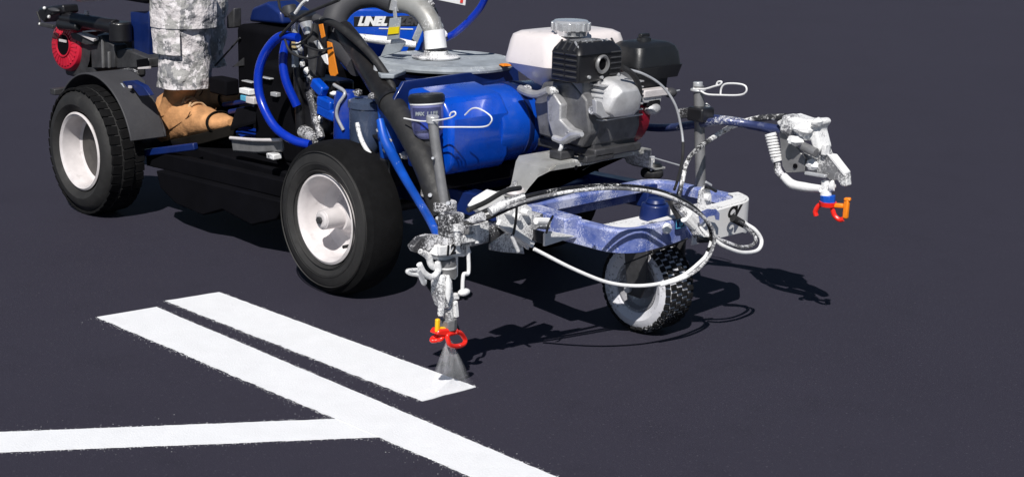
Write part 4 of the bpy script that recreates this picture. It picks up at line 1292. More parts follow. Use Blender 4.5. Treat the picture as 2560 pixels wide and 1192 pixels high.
# density of the mist: u runs across the fan, v from the tip (0) to the ground (1); streaks follow u, the two edges and the far end thin out
_at = _n.new('ShaderNodeAttribute')
_at.attribute_name = 'fan_uv'
_sx = _n.new('ShaderNodeSeparateXYZ')
_l.new(_at.outputs['Vector'], _sx.inputs[0])
_cx = _n.new('ShaderNodeCombineXYZ')
_l.new(_m('MULTIPLY', _sx.outputs['X'], 5.0), _cx.inputs[0])
_l.new(_m('MULTIPLY', _sx.outputs['Y'], 1.6), _cx.inputs[1])
_no = _n.new('ShaderNodeTexNoise')
_no.inputs['Scale'].default_value = 1
_no.inputs['Detail'].default_value = 5
_l.new(_cx.outputs[0], _no.inputs['Vector'])
_mr = _n.new('ShaderNodeMapRange')
_mr.inputs['From Min'].default_value = .3
_mr.inputs['From Max'].default_value = .75
_mr.inputs['To Min'].default_value = .05
_mr.inputs['To Max'].default_value = .22
_l.new(_no.outputs['Fac'], _mr.inputs['Value'])
_ed = _m('MINIMUM', _m('MULTIPLY', _m('SUBTRACT', 1.0, _m('ABSOLUTE', _sx.outputs['X'], 0.0)), 3.5), 1.0)
_dn = _m('MULTIPLY', _m('SUBTRACT', 1.12, _sx.outputs['Y']), .9)
_l.new(_m('MULTIPLY', _m('MULTIPLY', _mr.outputs['Result'], _ed), _dn), _mx.inputs['Fac'])
_l.new(_df.outputs[0], _as.inputs[0])
_l.new(_tl.outputs[0], _as.inputs[1])
_l.new(_tr.outputs[0], _mx.inputs[1])
_l.new(_as.outputs[0], _mx.inputs[2])
_l.new(_mx.outputs[0], _n['Material Output'].inputs['Surface'])
apex = tp + Vector((0, 0, -.030))
fa, fbp = V((0.0072, -0.7643, 0.0050)), V((0.0178, -0.6188, 0.0050))
NU_, NV_ = 16, 8
ah = (fbp - fa).normalized() * .010
fv, fuv, ff_ = [], [], []
for side_ in (1, -1):
    for iv in range(NV_ + 1):
        v_ = iv / NV_
        for iu in range(NU_ + 1):
            u_ = -1 + 2 * iu / NU_
            top_ = apex + ah * u_
            bot_ = fa.lerp(fbp, (u_ + 1) / 2)
            bulge = (.0012 + .0030 * v_) * (1 - u_ * u_)
            fv.append(top_.lerp(bot_, v_) + Vector((side_ * bulge, 0, 0)))
            fuv.append((u_, v_, 0))
k_ = NU_ + 1
for b_ in (0, (NV_ + 1) * k_):
    for iv in range(NV_):
        for iu in range(NU_):
            q = b_ + iv * k_ + iu
            ff_.append((q, q + 1, q + k_ + 1, q + k_))
fm = bpy.data.meshes.new('paint_spray')
fm.from_pydata([tuple(p) for p in fv], [], ff_)
at_ = fm.attributes.new('fan_uv', 'FLOAT_VECTOR', 'POINT')
at_.data.foreach_set('vector', [c for t_ in fuv for c in t_])
fm.polygons.foreach_set('use_smooth', [True] * len(fm.polygons))
fm.materials.append(sm)
mist = bpy.data.objects.new('paint_spray', fm)
col.objects.link(mist)
tag(mist, 'thin fan of white paint mist under the red tip guard', 'paint spray', 'stuff')

# ---- far post with arm and the raised second gun
MB().cyl((-0.0918, 0.2620, 0.2962), (-0.1166, 0.2620, 0.5658), .0135, .0135, 18).build('gun_post', 'grey_metal', ST)
fp = V((-0.1183, 0.2620, 0.5524))
MB().cyl(fp, fp + Vector((0, 0, .006)), .020, .019, 20).build('post_collar', 'zinc', ST, .002)
MB().cyl(fp, V((-0.1198, 0.2620, 0.5756)), .013, .0125, 18).build('post_head', 'zinc', ST, .002)
MB().tube([(-0.1232, 0.2500, 0.5590), (-0.0899, 0.2500, 0.5621), (-0.0577, 0.2500, 0.5732), (-0.0405, 0.2500, 0.5794), (-0.0360, 0.2500, 0.5869), (-0.0472, 0.2500, 0.5855), (-0.0516, 0.2500, 0.5770)], .0024, 8).build('hitch_pin_wire', 'label_white', ST)
MB().tube([(-0.0998, 0.2500, 0.5558), (-0.0789, 0.2500, 0.5504), (-0.0386, 0.2500, 0.5536), (0.0204, 0.2500, 0.5612), (0.0405, 0.2500, 0.5717), (0.0382, 0.2500, 0.5852), (0.0160, 0.2500, 0.5884), (-0.0220, 0.2500, 0.5837), (-0.0349, 0.2500, 0.5721), (-0.0375, 0.2500, 0.5557)], .0024, 8).build('hitch_pin_wire', 'label_white', ST)
MB().box((-0.0959, 0.2500, 0.4985), (.05, .05, .035)).build('arm_clamp', 'black_metal', ST, .005)
MB().bar((-0.1605, 0.2500, 0.4906), (-0.1115, 0.2500, 0.5004), .026, .026).build('arm_clamp_block', 'crusty_dark', ST, .003)
MB().tube([(-0.1091, 0.2900, 0.4853), (-0.1028, 0.2900, 0.5068), (-0.1137, 0.2900, 0.5156)], .006, 8).build('clamp_lever', 'paint_crust', ST)
MB().cyl((-0.1194, 0.2850, 0.4865), (-0.1329, 0.2850, 0.4929), .006, .006, 8).build('clamp_bolt', 'white_paint', ST)
MB().tube([(-0.3780, 0.3300, 0.4176), (-0.2635, 0.3100, 0.4319), (-0.1318, 0.2700, 0.4636), (-0.0340, 0.2500, 0.4888), (0.0264, 0.2850, 0.4866), (0.1152, 0.3050, 0.4823)], .0105, 14).build('gun_arm', 'arm_blue', ST)
MB().tube([(-0.1179, 0.2950, 0.4805), (-0.0147, 0.2900, 0.4853), (0.0937, 0.3100, 0.4796)], .012, 14).build('gun_arm_sleeve', 'arm_blue', ST)

far = MB().box((0.1708, 0.3000, 0.4978), (.085, .05, .045), Matrix.Rotation(R(8), 3, 'Y')).build('spray_gun', 'paint_crust', ST, .008, 3, label='raised second spray gun crusted white, with orange tip handle')
GY = -.0  # thickness runs across the machine
MB().prism([(0.1078, 0.2850, 0.5032), (0.1499, 0.2850, 0.5258), (0.1913, 0.2850, 0.5199), (0.2309, 0.2850, 0.5274), (0.2397, 0.2850, 0.5190), (0.2275, 0.2850, 0.5008), (0.2450, 0.2850, 0.4578), (0.2370, 0.2850, 0.4439), (0.2200, 0.2850, 0.4540), (0.2127, 0.2850, 0.4724),
            (0.1782, 0.2850, 0.4672), (0.1558, 0.2850, 0.4539), (0.1463, 0.2850, 0.4693)], (0, .05, 0)).build('gun_holder', 'paint_crust', far, .006, 3)
MB().blob((0.2305, 0.2850, 0.5196), (.010, .02, .010), 10, 7, .4, 5).build('paint_lump', 'white_paint', far)
MB().blob((0.1977, 0.2750, 0.5005), (.026, .02, .014), 12, 8, .5, 9).build('paint_lump', 'white_paint', far)
MB().blob((0.1794, 0.2750, 0.4685), (.022, .02, .012), 12, 8, .5, 19).build('paint_lump', 'white_paint', far)
MB().cyl((0.2047, 0.2700, 0.4592), (0.2424, 0.2700, 0.4495), .011, .011, 16).build('gun_piston', 'grey_metal', far)
MB().prism([(0.1180, 0.2900, 0.4794), (0.1394, 0.2900, 0.4805), (0.1980, 0.2900, 0.4264), (0.2008, 0.2900, 0.3933), (0.1462, 0.2900, 0.3822), (0.1330, 0.2900, 0.3970)], (0, .008, 0)).build('gun_plate', 'grey_metal', far, .002)
MB().cyl((0.1736, 0.2890, 0.4038), V((0.1736, 0.2890, 0.4038)) + Vector((0, -.003, 0)), .006, n=12).build('plate_hole', 'dark_void', far)
MB().prism([(0.1802, 0.3000, 0.4559), (0.2349, 0.3000, 0.4545), (0.2453, 0.3000, 0.4658), (0.2563, 0.3000, 0.4451), (0.3120, 0.3000, 0.4026), (0.3156, 0.3000, 0.3760), (0.3013, 0.3000, 0.3716), (0.2864, 0.3000, 0.3866), (0.2676, 0.3000, 0.3815),
            (0.2496, 0.3000, 0.3902), (0.2144, 0.3000, 0.3962), (0.1931, 0.3000, 0.4006)], (0, .022, 0)).build('gun_nose', 'nose_metal', far, .003)
MB().prism([(0.2532, 0.2980, 0.4439), (0.2668, 0.2980, 0.4441), (0.3084, 0.2980, 0.4081), (0.3071, 0.2980, 0.3982)], (0, .026, 0)).build('nose_edge', 'white_paint', far, .002)
MB().box((0.2506, 0.2970, 0.4553), (.012, .02, .026)).build('nose_lug', 'paint_crust', far, .002)
MB().bar((0.2067, 0.2850, 0.3929), (0.2665, 0.2850, 0.3941), .012, .008).build('gun_trigger', 'zinc', far, .002)
MB().blob((0.2199, 0.2900, 0.4141), (.016, .01, .012), 10, 7, .4, 12).build('paint_lump', 'white_paint', far)
# spring on the gun's back
sp = []
s0, s1 = V((0.0937, 0.2900, 0.4678)), V((0.1161, 0.2900, 0.4133))
sd = (s1 - s0).normalized()
sa, sb = frame_of(sd)
for i in range(8 * 12 + 1):
    t = i / (8 * 12)
    a = t * 8 * 2 * math.pi
    sp.append(s0.lerp(s1, t) + (sa * math.cos(a) + sb * math.sin(a)) * .012)
MB().tube(sp, .0031, 8, raw=True).build('trigger_spring', 'white_paint', far)
MB().cyl(s0 - sd * .004, s0 + sd * .002, .0145, n=18).build('spring_seat', 'white_paint', far)
MB().cyl(s1 - sd * .002, s1 + sd * .008, .0145, .012, 18).build('spring_seat', 'paint_crust', far)
MB().tube([s1 + sd * .004, V((0.1220, 0.2900, 0.3852)), V((0.1362, 0.2900, 0.3725))], [.007, .010, .008], 10).build('gun_fitting', 'crusty_dark', far)
MB().tube([(0.1386, 0.2900, 0.3729), (0.1660, 0.2900, 0.3576), (0.2073, 0.2900, 0.3567), (0.2500, 0.2900, 0.3602)], [.010, .0115, .0115, .009], 12).build('gun_hose', 'white_paint', far)
MB().cyl((0.2552, 0.3000, 0.3794), (0.2574, 0.3000, 0.3542), .010, .011, 16).build('gun_nozzle', 'zinc_painted', far)
MB().blob((0.2743, 0.3000, 0.3699), (.009, .009, .013), 10, 7, .4, 3).build('nozzle_lump', 'paint_crust', far)
MB().cyl((0.2583, 0.3000, 0.3563), (0.2593, 0.3000, 0.3446), .013, .014, 14).build('nozzle_collar', 'white_paint', far)
MB().cyl((0.2650, 0.3000, 0.3456), (0.2667, 0.3000, 0.3262), .0185, .0185, 8).build('nozzle_nut', 'hose_teal', far, .0015)
ftp = V((0.2666, 0.3000, 0.3272))
xd2 = Vector((1, .25, 0)).normalized()


def q2(a, z, b=0.0):
    return ftp + xd2 * a + Vector((-.25 * b, b, z))


fw = MB().cyl(q2(0, .003), q2(0, -.008), .021, .019, 22)
fw.build('tip_guard', 'guard_red', far)
MB().tube([q2(-.014, -.004), q2(-.024, -.012), q2(-.030, -.026), q2(-.027, -.036)], .006, 10).build('guard_wing', 'guard_red', far)
MB().tube([q2(.010, -.004), q2(.014, -.018), q2(.020, -.030), q2(.032, -.037), q2(.042, -.034)], .006, 10).build('guard_wing', 'guard_red', far)
MB().bar(q2(.012, -.004), q2(.040, -.002), .012, .011).build('tip_barrel', 'tip_orange', far, .003)
MB().bar(q2(.047, .014), q2(.046, -.032), .011, .013).build('tip_handle', 'tip_orange', far, .003)
MB().bar(q2(.040, .014), q2(.056, .016), .012, .009).build('tip_handle_bar', 'tip_orange', far, .003)
# paint-splashed air line to the far gun
MB().tube([(-0.0368, 0.1000, 0.3032), (-0.0399, 0.1200, 0.3502), (-0.0510, 0.1500, 0.3949), (-0.0353, 0.1700, 0.4281), (-0.0633, 0.2750, 0.4442), (-0.0104, 0.2850, 0.4794), (0.0544, 0.2950, 0.5036), (0.1279, 0.3000, 0.5173)], [.0065, .006, .0055, .006, .0065, .007, .008, .009], 10).build('gun_line', 'line_crust', ST)
for p0, p1, r_ in (((0.0000, -0.0529, 0.4408), (0.0200, 0.0322, 0.4132), .0016), ((0.0300, 0.1257, 0.3614), (0.0300, 0.1468, 0.3506), .003), ((-0.2489, 0.2500, 0.3559), (-0.2497, 0.2500, 0.3238), .003)):
    MB().cyl(p0, p1, r_, r_, 8).build('cable_tie', 'zinc', ST)

# ---- cables looping in front of the caster
MB().tube([(0.0500, -0.6807, 0.3945), (0.0800, -0.6416, 0.4180), (0.1200, -0.5776, 0.4414), (0.1500, -0.4775, 0.4498), (0.1700, -0.3615, 0.4427), (0.1900, -0.2521, 0.4215), (0.2000, -0.1514, 0.3792), (0.2000, -0.0787, 0.3249), (0.2000, -0.0588, 0.2795), (0.1950, -0.0633, 0.2528)], .0046, 10).build('gun_cable', 'cable_black', ST)
MB().tube([(0.2000, -0.0588, 0.2795), (0.1950, -0.0633, 0.2528), (0.1900, -0.0772, 0.2332), (0.1800, -0.1413, 0.2026), (0.1600, -0.2285, 0.1944), (0.1300, -0.3164, 0.2085), (0.1000, -0.4026, 0.2476), (0.0600, -0.4945, 0.3026)], .0042, 10).build('gun_cable', 'white_paint', ST)
MB().tube([(0.0500, -0.6749, 0.3868), (0.0900, -0.6396, 0.4128), (0.1300, -0.5757, 0.4361), (0.1600, -0.4757, 0.4453), (0.1800, -0.3661, 0.4389), (0.2000, -0.2568, 0.4167), (0.2100, -0.1605, 0.3750), (0.2100, -0.0824, 0.3227), (0.2100, -0.0612, 0.2800),
           (0.2000, -0.0778, 0.2307), (0.1900, -0.1322, 0.2032), (0.1700, -0.1986, 0.1911)], .0042, 10).build('gun_cable', 'cable_grey', ST)
MB().tube([(0.0500, -0.6917, 0.3860), (0.0800, -0.6581, 0.3993), (0.1000, -0.5920, 0.4212), (0.1200, -0.5063, 0.4383), (0.1300, -0.3936, 0.4366)], .006, 10).build('gun_cable', 'black_rubber', ST)
MB().tube([(0.0300, -0.6625, 0.4076), (0.0300, -0.6114, 0.4173), (0.0200, -0.5472, 0.4299), (0.0000, -0.4819, 0.4244)], .0055, 10).build('gun_cable', 'black_rubber', ST)
MB().tube([(0.0900, -0.6567, 0.4136), (0.1000, -0.6212, 0.4288), (0.1200, -0.5869, 0.4410)], .0095, 12).build('cable_sleeve', 'zinc_painted', ST)
MB().tube([(0.0850, -0.6709, 0.4064), (0.0600, -0.6787, 0.3927), (0.0500, -0.6916, 0.3792)], [.010, .009, .006], 12).build('cable_boot', 'crusty_dark', ST)
MB().tube([(0.1900, -0.0355, 0.2738), (0.2000, -0.0034, 0.2534), (0.2000, 0.0592, 0.2304), (0.1900, 0.1322, 0.2211), (0.1800, 0.1611, 0.2380), (0.1700, 0.1464, 0.2651), (0.1500, 0.1239, 0.2834)], .0048, 12).build('cable_loop', 'white_paint', ST)
MB().tube([(0.1800, -0.0230, 0.2755), (0.1900, 0.0133, 0.2601), (0.1900, 0.0635, 0.2413), (0.1800, 0.1207, 0.2328), (0.1700, 0.1519, 0.2415), (0.1600, 0.1390, 0.2673), (0.1500, 0.1031, 0.2905)], .0044, 12).build('cable_loop', 'crusty_dark', ST)
MB().cyl((0.1400, 0.0954, 0.2967), (0.1500, 0.1308, 0.2765), .010, .009, 12).build('loop_ferrule', 'black_rubber', ST)
MB().cyl((0.1500, 0.1241, 0.2814), (0.1600, 0.1542, 0.2570), .0085, .0085, 12).build('loop_sleeve', 'white_paint', ST)
MB().tube([(0.1100, -0.5996, 0.4241), (0.0700, -0.5613, 0.3828), (0.0600, -0.5575, 0.3481), (0.0600, -0.5644, 0.3422)], .0028, 8).build('zip_tie', 'black_rubber', ST)
MB().tube([(0.1000, -0.4809, 0.3806), (0.1100, -0.5028, 0.3684), (0.1000, -0.4990, 0.3466)], .0026, 8).build('zip_tie', 'black_rubber', ST)
MB().tube([(0.0600, -0.5644, 0.3439), (0.0600, -0.5519, 0.3226), (0.0600, -0.5417, 0.3051)], .004, 8).build('zip_tie', 'paint_crust', ST)
# knot of fittings where the cables cross the frame
for i, (p0, p1, r_, mt) in enumerate((((0.1300, -0.1078, 0.3631), (0.1500, -0.0504, 0.2778), .009, 'crusty_dark'), ((0.1400, -0.0970, 0.3446), (0.1600, -0.0358, 0.2698), .007, 'paint_crust'), ((0.1450, -0.0916, 0.3259), (0.1500, -0.0625, 0.3006), .011, 'white_paint'),
                                      ((0.1450, -0.0778, 0.3332), (0.1500, -0.0564, 0.3149), .010, 'white_paint'), ((0.1300, -0.0921, 0.3448), (0.1300, -0.0737, 0.3298), .010, 'white_paint'), ((0.1500, -0.0516, 0.2923), (0.1600, -0.0268, 0.2683), .009, 'zinc_painted'),
                                      ((0.1100, -0.0980, 0.3628), (0.1300, -0.0904, 0.3229), .012, 'black_rubber'), ((0.1500, -0.0430, 0.2938), (0.1600, -0.0245, 0.2756), .008, 'white_paint'))):
    MB().cyl(p0, p1, r_, r_ * .8, 10).build('cable_fitting', mt, ST)
MB().cyl((0.1500, -0.0823, 0.2772), (0.0500, -0.1868, 0.2133), .0018, .0018, 6).build('brake_cable', 'black_rubber', ST)
MB().cyl((0.1600, -0.0579, 0.2714), (0.1800, -0.0046, 0.2687), .007, .006, 10).build('loop_ferrule', 'black_rubber', ST)


# ------------------------------------------------------------------ ride-on driver pushing the striper
RD = empty('ride_on_driver', (-1.75, 0, 0), 'low ride-on driver unit with red engine and dark fender behind the striper', 'ride-on driver')
WX, WZ, WR = -1.952, .198, .200


def drive_wheel(yc, side):
    o = Vector((WX, yc, WZ))
    ax = (0, side, 0)
    t = MB().lathe(wheel_profile(WR - .004, .130, .119, .016), o, ax, 72, closed=True)
    tyre = t.build('drive_wheel', 'tyre_rubber', RD)
    lug = MB()
    NL = 40
    for i in range(NL):
        for k, (y, w) in enumerate(((-.038, .034), (0, .036), (.038, .034))):
            a = 2 * math.pi * (i + .5 * (k == 1)) / NL
            d = Vector((math.cos(a), 0, math.sin(a)))
            tg = Vector((-math.sin(a), 0, math.cos(a)))
            drop = .004 if k != 1 else 0
            lug.box(o + d * (WR - .0042 - drop) + Vector((0, y, 0)), (.0275, w, .008), basis(tg + Vector((0, .10 if k == 0 else -.10, 0)), d))
    tag(lug.build('tread', 'tread_black', tyre, .0015, 1), kind='stuff')
    rm = MB().lathe([(.119, -.05), (.122, -.056), (.116, -.060), (.109, -.054), (.107, -.046), (.104, .004), (.098, .008), (.094, .010)], o, ax, 60)
    rm.lathe([(.119, .05), (.122, .056), (.109, .054), (.103, .048), (.0, .048)], o, ax, 40)
    rm.build('rim', 'rim_white', tyre)
    MB().lathe([(.0955, .0085), (.080, .012), (.040, .006), (.0, .004)], o, ax, 60).build('wheel_disc', 'hub_shade', tyre)  # rim floor coloured dark in place of the shade across it
    MB().cyl(o + Vector((.075, -side * -.0, .045)) + Vector(ax) * .024, o + Vector((.075, 0, .045)) + Vector(ax) * -.002, .004, n=8).build('valve', 'black_rubber', tyre)
    return tyre


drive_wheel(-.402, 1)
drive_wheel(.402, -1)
MB().cyl((WX, -.33, WZ), (WX, .33, WZ), .02).build('axle', 'dark_metal', RD)
MB().box((WX, 0, WZ), (.16, .30, .14)).build('transaxle', 'dark_void', RD, .01)

# fender: upright panel inboard of the wheel with a rolled lip over the tyre
FY = -.275
fen = MB().prism([(WX - .20, -.296, WZ + .03), (WX + .226, -.296, WZ + .06), (WX + .222, -.296, WZ + .08), (WX + .16, -.296, WZ + .17), (WX, -.296, WZ + .232), (WX - .14, -.296, WZ + .18)], (0, .010, 0)).build('fender', 'grey_plastic', RD, .003)
vs, fs = [], []
NA = 26
for i in range(NA + 1):
    a = R(156 - 141 * i / NA)
    flare = .008 if i < 2 else 0
    for r_ in (.238 + flare, .232 + flare):
        for y in (-.412, -.280 if a > R(60) else -.296):
            vs.append((WX + math.cos(a) * r_, y, WZ + math.sin(a) * r_))
for i in range(NA):
    k = i * 4
    fs += [(k, k + 1, k + 5, k + 4), (k + 2, k + 6, k + 7, k + 3), (k, k + 4, k + 6, k + 2), (k + 1, k + 3, k + 7, k + 5)]
fs += [(0, 2, 3, 1), (NA * 4, NA * 4 + 1, NA * 4 + 3, NA * 4 + 2)]
MB().add(vs, fs).build('fender_arch', 'grey_plastic', RD, .002)
MB().box((-2.2059, -0.3800, 0.3457), (.03, .05, .02)).build('fender_bracket', 'dark_metal', RD, .003)
# latch hardware lying on the fender top
MB().prism([(-1.9338, -0.3350, 0.4037), (-1.7993, -0.3350, 0.4275), (-1.7389, -0.3350, 0.4180), (-1.7047, -0.3350, 0.3933), (-1.7637, -0.3350, 0.3832), (-1.8009, -0.3350, 0.4054), (-1.9066, -0.3350, 0.3871)], (0, -.02, 0)).build('fender_latch', 'navy', RD, .003)
MB().prism([(-1.8780, -0.3620, 0.4080), (-1.8448, -0.3620, 0.4145), (-1.8274, -0.3620, 0.3996), (-1.8649, -0.3620, 0.3948)], (0, -.004, 0)).build('latch_plate', 'lid_grey', RD, .001)
MB().box((-1.8015, -0.3620, 0.4077), (.012, .008, .008)).build('latch_plate', 'rim_white', RD, .001)

# deck the operator's feet rest on
DZ = .232
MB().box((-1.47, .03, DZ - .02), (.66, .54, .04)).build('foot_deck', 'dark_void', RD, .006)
# side rail with plates added below it, all black to fill the shade there
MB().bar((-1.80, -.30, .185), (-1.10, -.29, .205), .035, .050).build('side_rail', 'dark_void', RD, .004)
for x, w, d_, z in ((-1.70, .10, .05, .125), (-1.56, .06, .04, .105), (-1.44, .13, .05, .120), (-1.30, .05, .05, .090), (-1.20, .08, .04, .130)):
    MB().prism([(x - w / 2, -.285, .19), (x + w / 2, -.285, .19), (x + w * .42, -.285, z + .02), (x + w * .2, -.285, z), (x - w * .35, -.285, z + .008)], (0, d_, 0)).build('shadow_hanger', 'dark_void', RD, .004)  # added below the rail to give the ground shadow a ragged edge
MB().prism([(-1.70, -.345, .165), (-1.06, -.335, .180), (-1.10, -.335, .125), (-1.22, -.335, .085), (-1.36, -.338, .105), (-1.46, -.34, .070), (-1.60, -.343, .080), (-1.68, -.345, .115)], (0, .05, 0)).build('shadow_plate', 'dark_void', RD, .004)  # added plate: fills the dark under the unit and throws a ground shadow
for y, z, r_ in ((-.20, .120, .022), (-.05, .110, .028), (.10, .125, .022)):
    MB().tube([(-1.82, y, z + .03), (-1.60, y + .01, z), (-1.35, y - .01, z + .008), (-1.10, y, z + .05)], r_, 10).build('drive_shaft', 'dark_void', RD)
MB().prism([(-1.5866, -0.1521, 0.2600), (-1.8210, 0.0619, 0.2600), (-1.7250, 0.1906, 0.2600), (-1.4646, -0.0023, 0.2600)], (0, 0, -.012)).build('deck_plate', 'blue_gloss', RD, .004)
MB().prism([(-1.4221, -0.2620, 0.2958), (-1.1781, -0.2620, 0.3278), (-1.1694, -0.2620, 0.2949), (-1.2950, -0.2620, 0.2706), (-1.4154, -0.2620, 0.2565)], (0, .012, 0)).build('deck_skirt', 'grey_metal', RD, .006)
MB().tube([(-1.4132, -0.2680, 0.2990), (-1.2824, -0.2700, 0.3130), (-1.1660, -0.2680, 0.3303)], .005, 10).build('deck_edge', 'rim_white', RD)
MB().box((-1.1966, -0.2700, 0.2802), (.035, .03, .016)).build('deck_clip', 'zinc_painted', RD, .003)
MB().bar((-1.8316, -0.3350, 0.1940), (-1.5690, -0.2850, 0.2523), .02, .022).build('deck_rail', 'navy', RD, .004)
MB().bar((-1.85, -.22, .185), (-1.12, -.20, .20), .05, .05).build('hitch_rail', 'dark_void', RD, .004)
MB().bar((-1.85, .22, .185), (-1.12, .20, .20), .05, .05).build('hitch_rail', 'dark_void', RD, .004)
MB().bar((-1.2, 0, .24), (-.95, 0, .25), .06, .05).build('hitch_tongue', 'navy', RD, .004)
MB().box((-1.9419, -0.2700, 0.0912), (.028, .02, .014)).build('rail_bolt', 'dark_metal', RD, .002)
MB().cyl((-1.7217, -0.2700, 0.1647), V((-1.7217, -0.2700, 0.1647)) + Vector((.006, -.008, .004)), .007, n=8).build('rail_bolt', 'zinc', RD)
# seat pedestal and body boxes behind the operator's leg
MB().box((-1.60, .12, .40), (.34, .24, .36)).build('seat_pedestal', 'dark_void', RD, .02, 3)
MB().box((-2.16, .0, .665), (.36, .40, .07)).build('seat_cushion', 'black_rubber', RD, .03, 4)
MB().prism([(-2.1264, -0.1600, 0.5934), (-2.0123, -0.1600, 0.6062), (-2.0216, -0.1600, 0.4626), (-2.1237, -0.1600, 0.4578)], (0, .02, 0)).build('side_panel', 'navy', RD, .003)
MB().box((-1.34, .07, .37), (.22, .46, .28)).build('hydraulic_case', 'dark_void', RD, .015, 3)
MB().prism([(-1.7712, 0.0500, 0.5823), (-1.7524, 0.0500, 0.6280), (-1.6725, 0.0500, 0.6536), (-1.5999, 0.0500, 0.6293), (-1.5884, 0.0500, 0.5911)], (0, .12, 0)).build('blue_hood', 'navy', RD, .01, 3)
MB().prism([(-1.8182, 0.0000, 0.5594), (-1.7783, -0.0000, 0.5658), (-1.7759, 0.0000, 0.6286), (-1.8166, 0.0000, 0.5999)], (0, .03, 0)).build('grey_post', 'dark_metal', RD, .004)
MB().prism([(-1.7858, -0.0040, 0.4413), (-1.7232, -0.0040, 0.4776), (-1.7240, -0.0040, 0.4535)], (0, .004, 0)).build('decal_flash', 'dark_metal', RD)
MB().tube([(-1.8795, -0.0060, 0.4345), (-1.8261, -0.0060, 0.4726), (-1.7356, -0.0060, 0.5391)], .003, 8).build('lift_rod', 'dark_metal', RD)
MB().box((-1.6305, -0.1400, 0.4129), (.09, .05, .05)).build('pedal_box', 'dark_void', RD, .006)
for p, s, mt in (((-1.4686, -0.1650, 0.4198), (.05, .03, .016), 'white_paint'), ((-1.4408, -0.1650, 0.3971), (.04, .03, .02), 'rim_white'), ((-1.4733, -0.1650, 0.3989), (.03, .03, .016), 'label_teal'), ((-1.4635, -0.1650, 0.4490), (.05, .02, .004), 'zinc'),
                 ((-1.3707, -0.1650, 0.4709), (.05, .02, .004), 'zinc'), ((-1.3286, -0.1650, 0.4283), (.03, .02, .012), 'zinc')):
    MB().box(p, s).build('linkage_plate', mt, RD, .002)
for p0, p1 in (((-1.6626, -0.1200, 0.3488), (-1.4928, -0.1200, 0.3860)), ((-1.6015, -0.1400, 0.3368), (-1.4650, -0.1400, 0.3699))):
    MB().cyl(p0, p1, .008, .008, 10).build('linkage_rod', 'navy', RD)
MB().prism([(-1.5145, -0.2000, 0.3089), (-1.5398, -0.1600, 0.3594), (-1.4647, -0.1400, 0.3772), (-1.4090, -0.1800, 0.3434)], (0, 0, -.012)).build('foot_pedal', 'dark_void', RD, .003)

# ---- its engine: red recoil housing, muffler, grey blower housing
E2 = MB().box((-2.4020, -0.1000, 0.4159), (.20, .20, .14)).build('drive_engine', 'dark_metal', RD, .012, 3)
rcx = V((-2.4595, -0.2100, 0.4544))
rd_ = Vector((.10, -1, .10)).normalized()
MB().lathe([(0, -.085), (.070, -.085), (.086, -.06), (.088, -.012), (.080, .004), (.064, .010), (.0, .010)], rcx, rd_, 48).build('recoil_housing', 'engine_red', E2)
s_, u_ = frame_of(rd_)
for i in range(26):
    a = 2 * math.pi * i / 26
    d = s_ * math.cos(a) + u_ * math.sin(a)
    MB().bar(rcx + rd_ * .0105 + d * .042, rcx + rd_ * .0085 + d * .070, .006, .004, rd_).build('housing_rib', 'engine_red', E2)
MB().lathe([(0, .0105), (.034, .0105), (.036, .016), (.040, .016), (.041, .0105)], rcx, rd_, 36).build('housing_ring', 'engine_red', E2)
MB().cyl(rcx + rd_ * .0108, rcx + rd_ * .013, .033, n=32).build('housing_screen', 'dark_void', E2)
MB().box(rcx + rd_ * .014 + Vector((0, 0, .014)), (.045, .004, .008)).build('screen_label', 'rim_white', E2)
MB().prism([(-2.4154, -0.1800, 0.5309), (-2.3416, -0.1800, 0.5327), (-2.3123, -0.1800, 0.5117), (-2.4062, -0.1800, 0.4862)], (0, .06, 0)).build('red_shroud', 'engine_red', E2, .006)
MB().prism([(-2.4681, -0.1700, 0.4439), (-2.3812, -0.1700, 0.4612), (-2.3803, -0.1700, 0.4101), (-2.4568, -0.1700, 0.3906)], (0, .05, 0)).build('red_shroud', 'dark_red', E2, .006)
for px0, px1 in (((-2.4012, -0.1760, 0.4434), (-2.4034, -0.1760, 0.4188)), ((-2.3796, -0.1760, 0.4484), (-2.3820, -0.1760, 0.4212))):
    MB().bar(px0, px1, .005, .004).build('shroud_slot', 'label_white', E2)
# blower housing and brackets in grey
MB().prism([(-2.4248, -0.2150, 0.4974), (-2.3682, -0.2150, 0.5057), (-2.2677, -0.2150, 0.4948), (-2.2719, -0.2150, 0.4760), (-2.3191, -0.2150, 0.4683), (-2.4103, -0.2150, 0.4801)], (0, .03, 0)).build('engine_bracket', 'dark_metal', E2, .003)
MB().prism([(-2.3690, -0.2220, 0.5034), (-2.3425, -0.2220, 0.5061), (-2.2553, -0.2220, 0.4965), (-2.2586, -0.2220, 0.4870)], (0, .02, .004)).build('bracket_edge', 'rim_white', E2, .001)
MB().prism([(-2.3502, -0.2100, 0.5125), (-2.2637, -0.2100, 0.5250), (-2.2590, -0.2100, 0.5202), (-2.3481, -0.2100, 0.5074)], (0, .03, 0)).build('lever_plate', 'label_white', E2, .001)
MB().prism([(-2.3101, -0.2000, 0.4894), (-2.2467, -0.2000, 0.5090), (-2.2224, -0.2000, 0.4958), (-2.1657, -0.2000, 0.4822), (-2.1688, -0.2000, 0.4101), (-2.3530, -0.2000, 0.3860), (-2.3318, -0.2000, 0.4179)], (0, .05, 0)).build('blower_housing', 'dark_metal', E2, .004)
for px0, px1 in (((-2.2307, -0.2040, 0.4952), (-2.2332, -0.2040, 0.4030)), ((-2.1931, -0.2040, 0.4600), (-2.1948, -0.2040, 0.4074))):
    MB().bar(px0, px1, .008, .006).build('housing_seam', 'grey_metal', E2, .001)
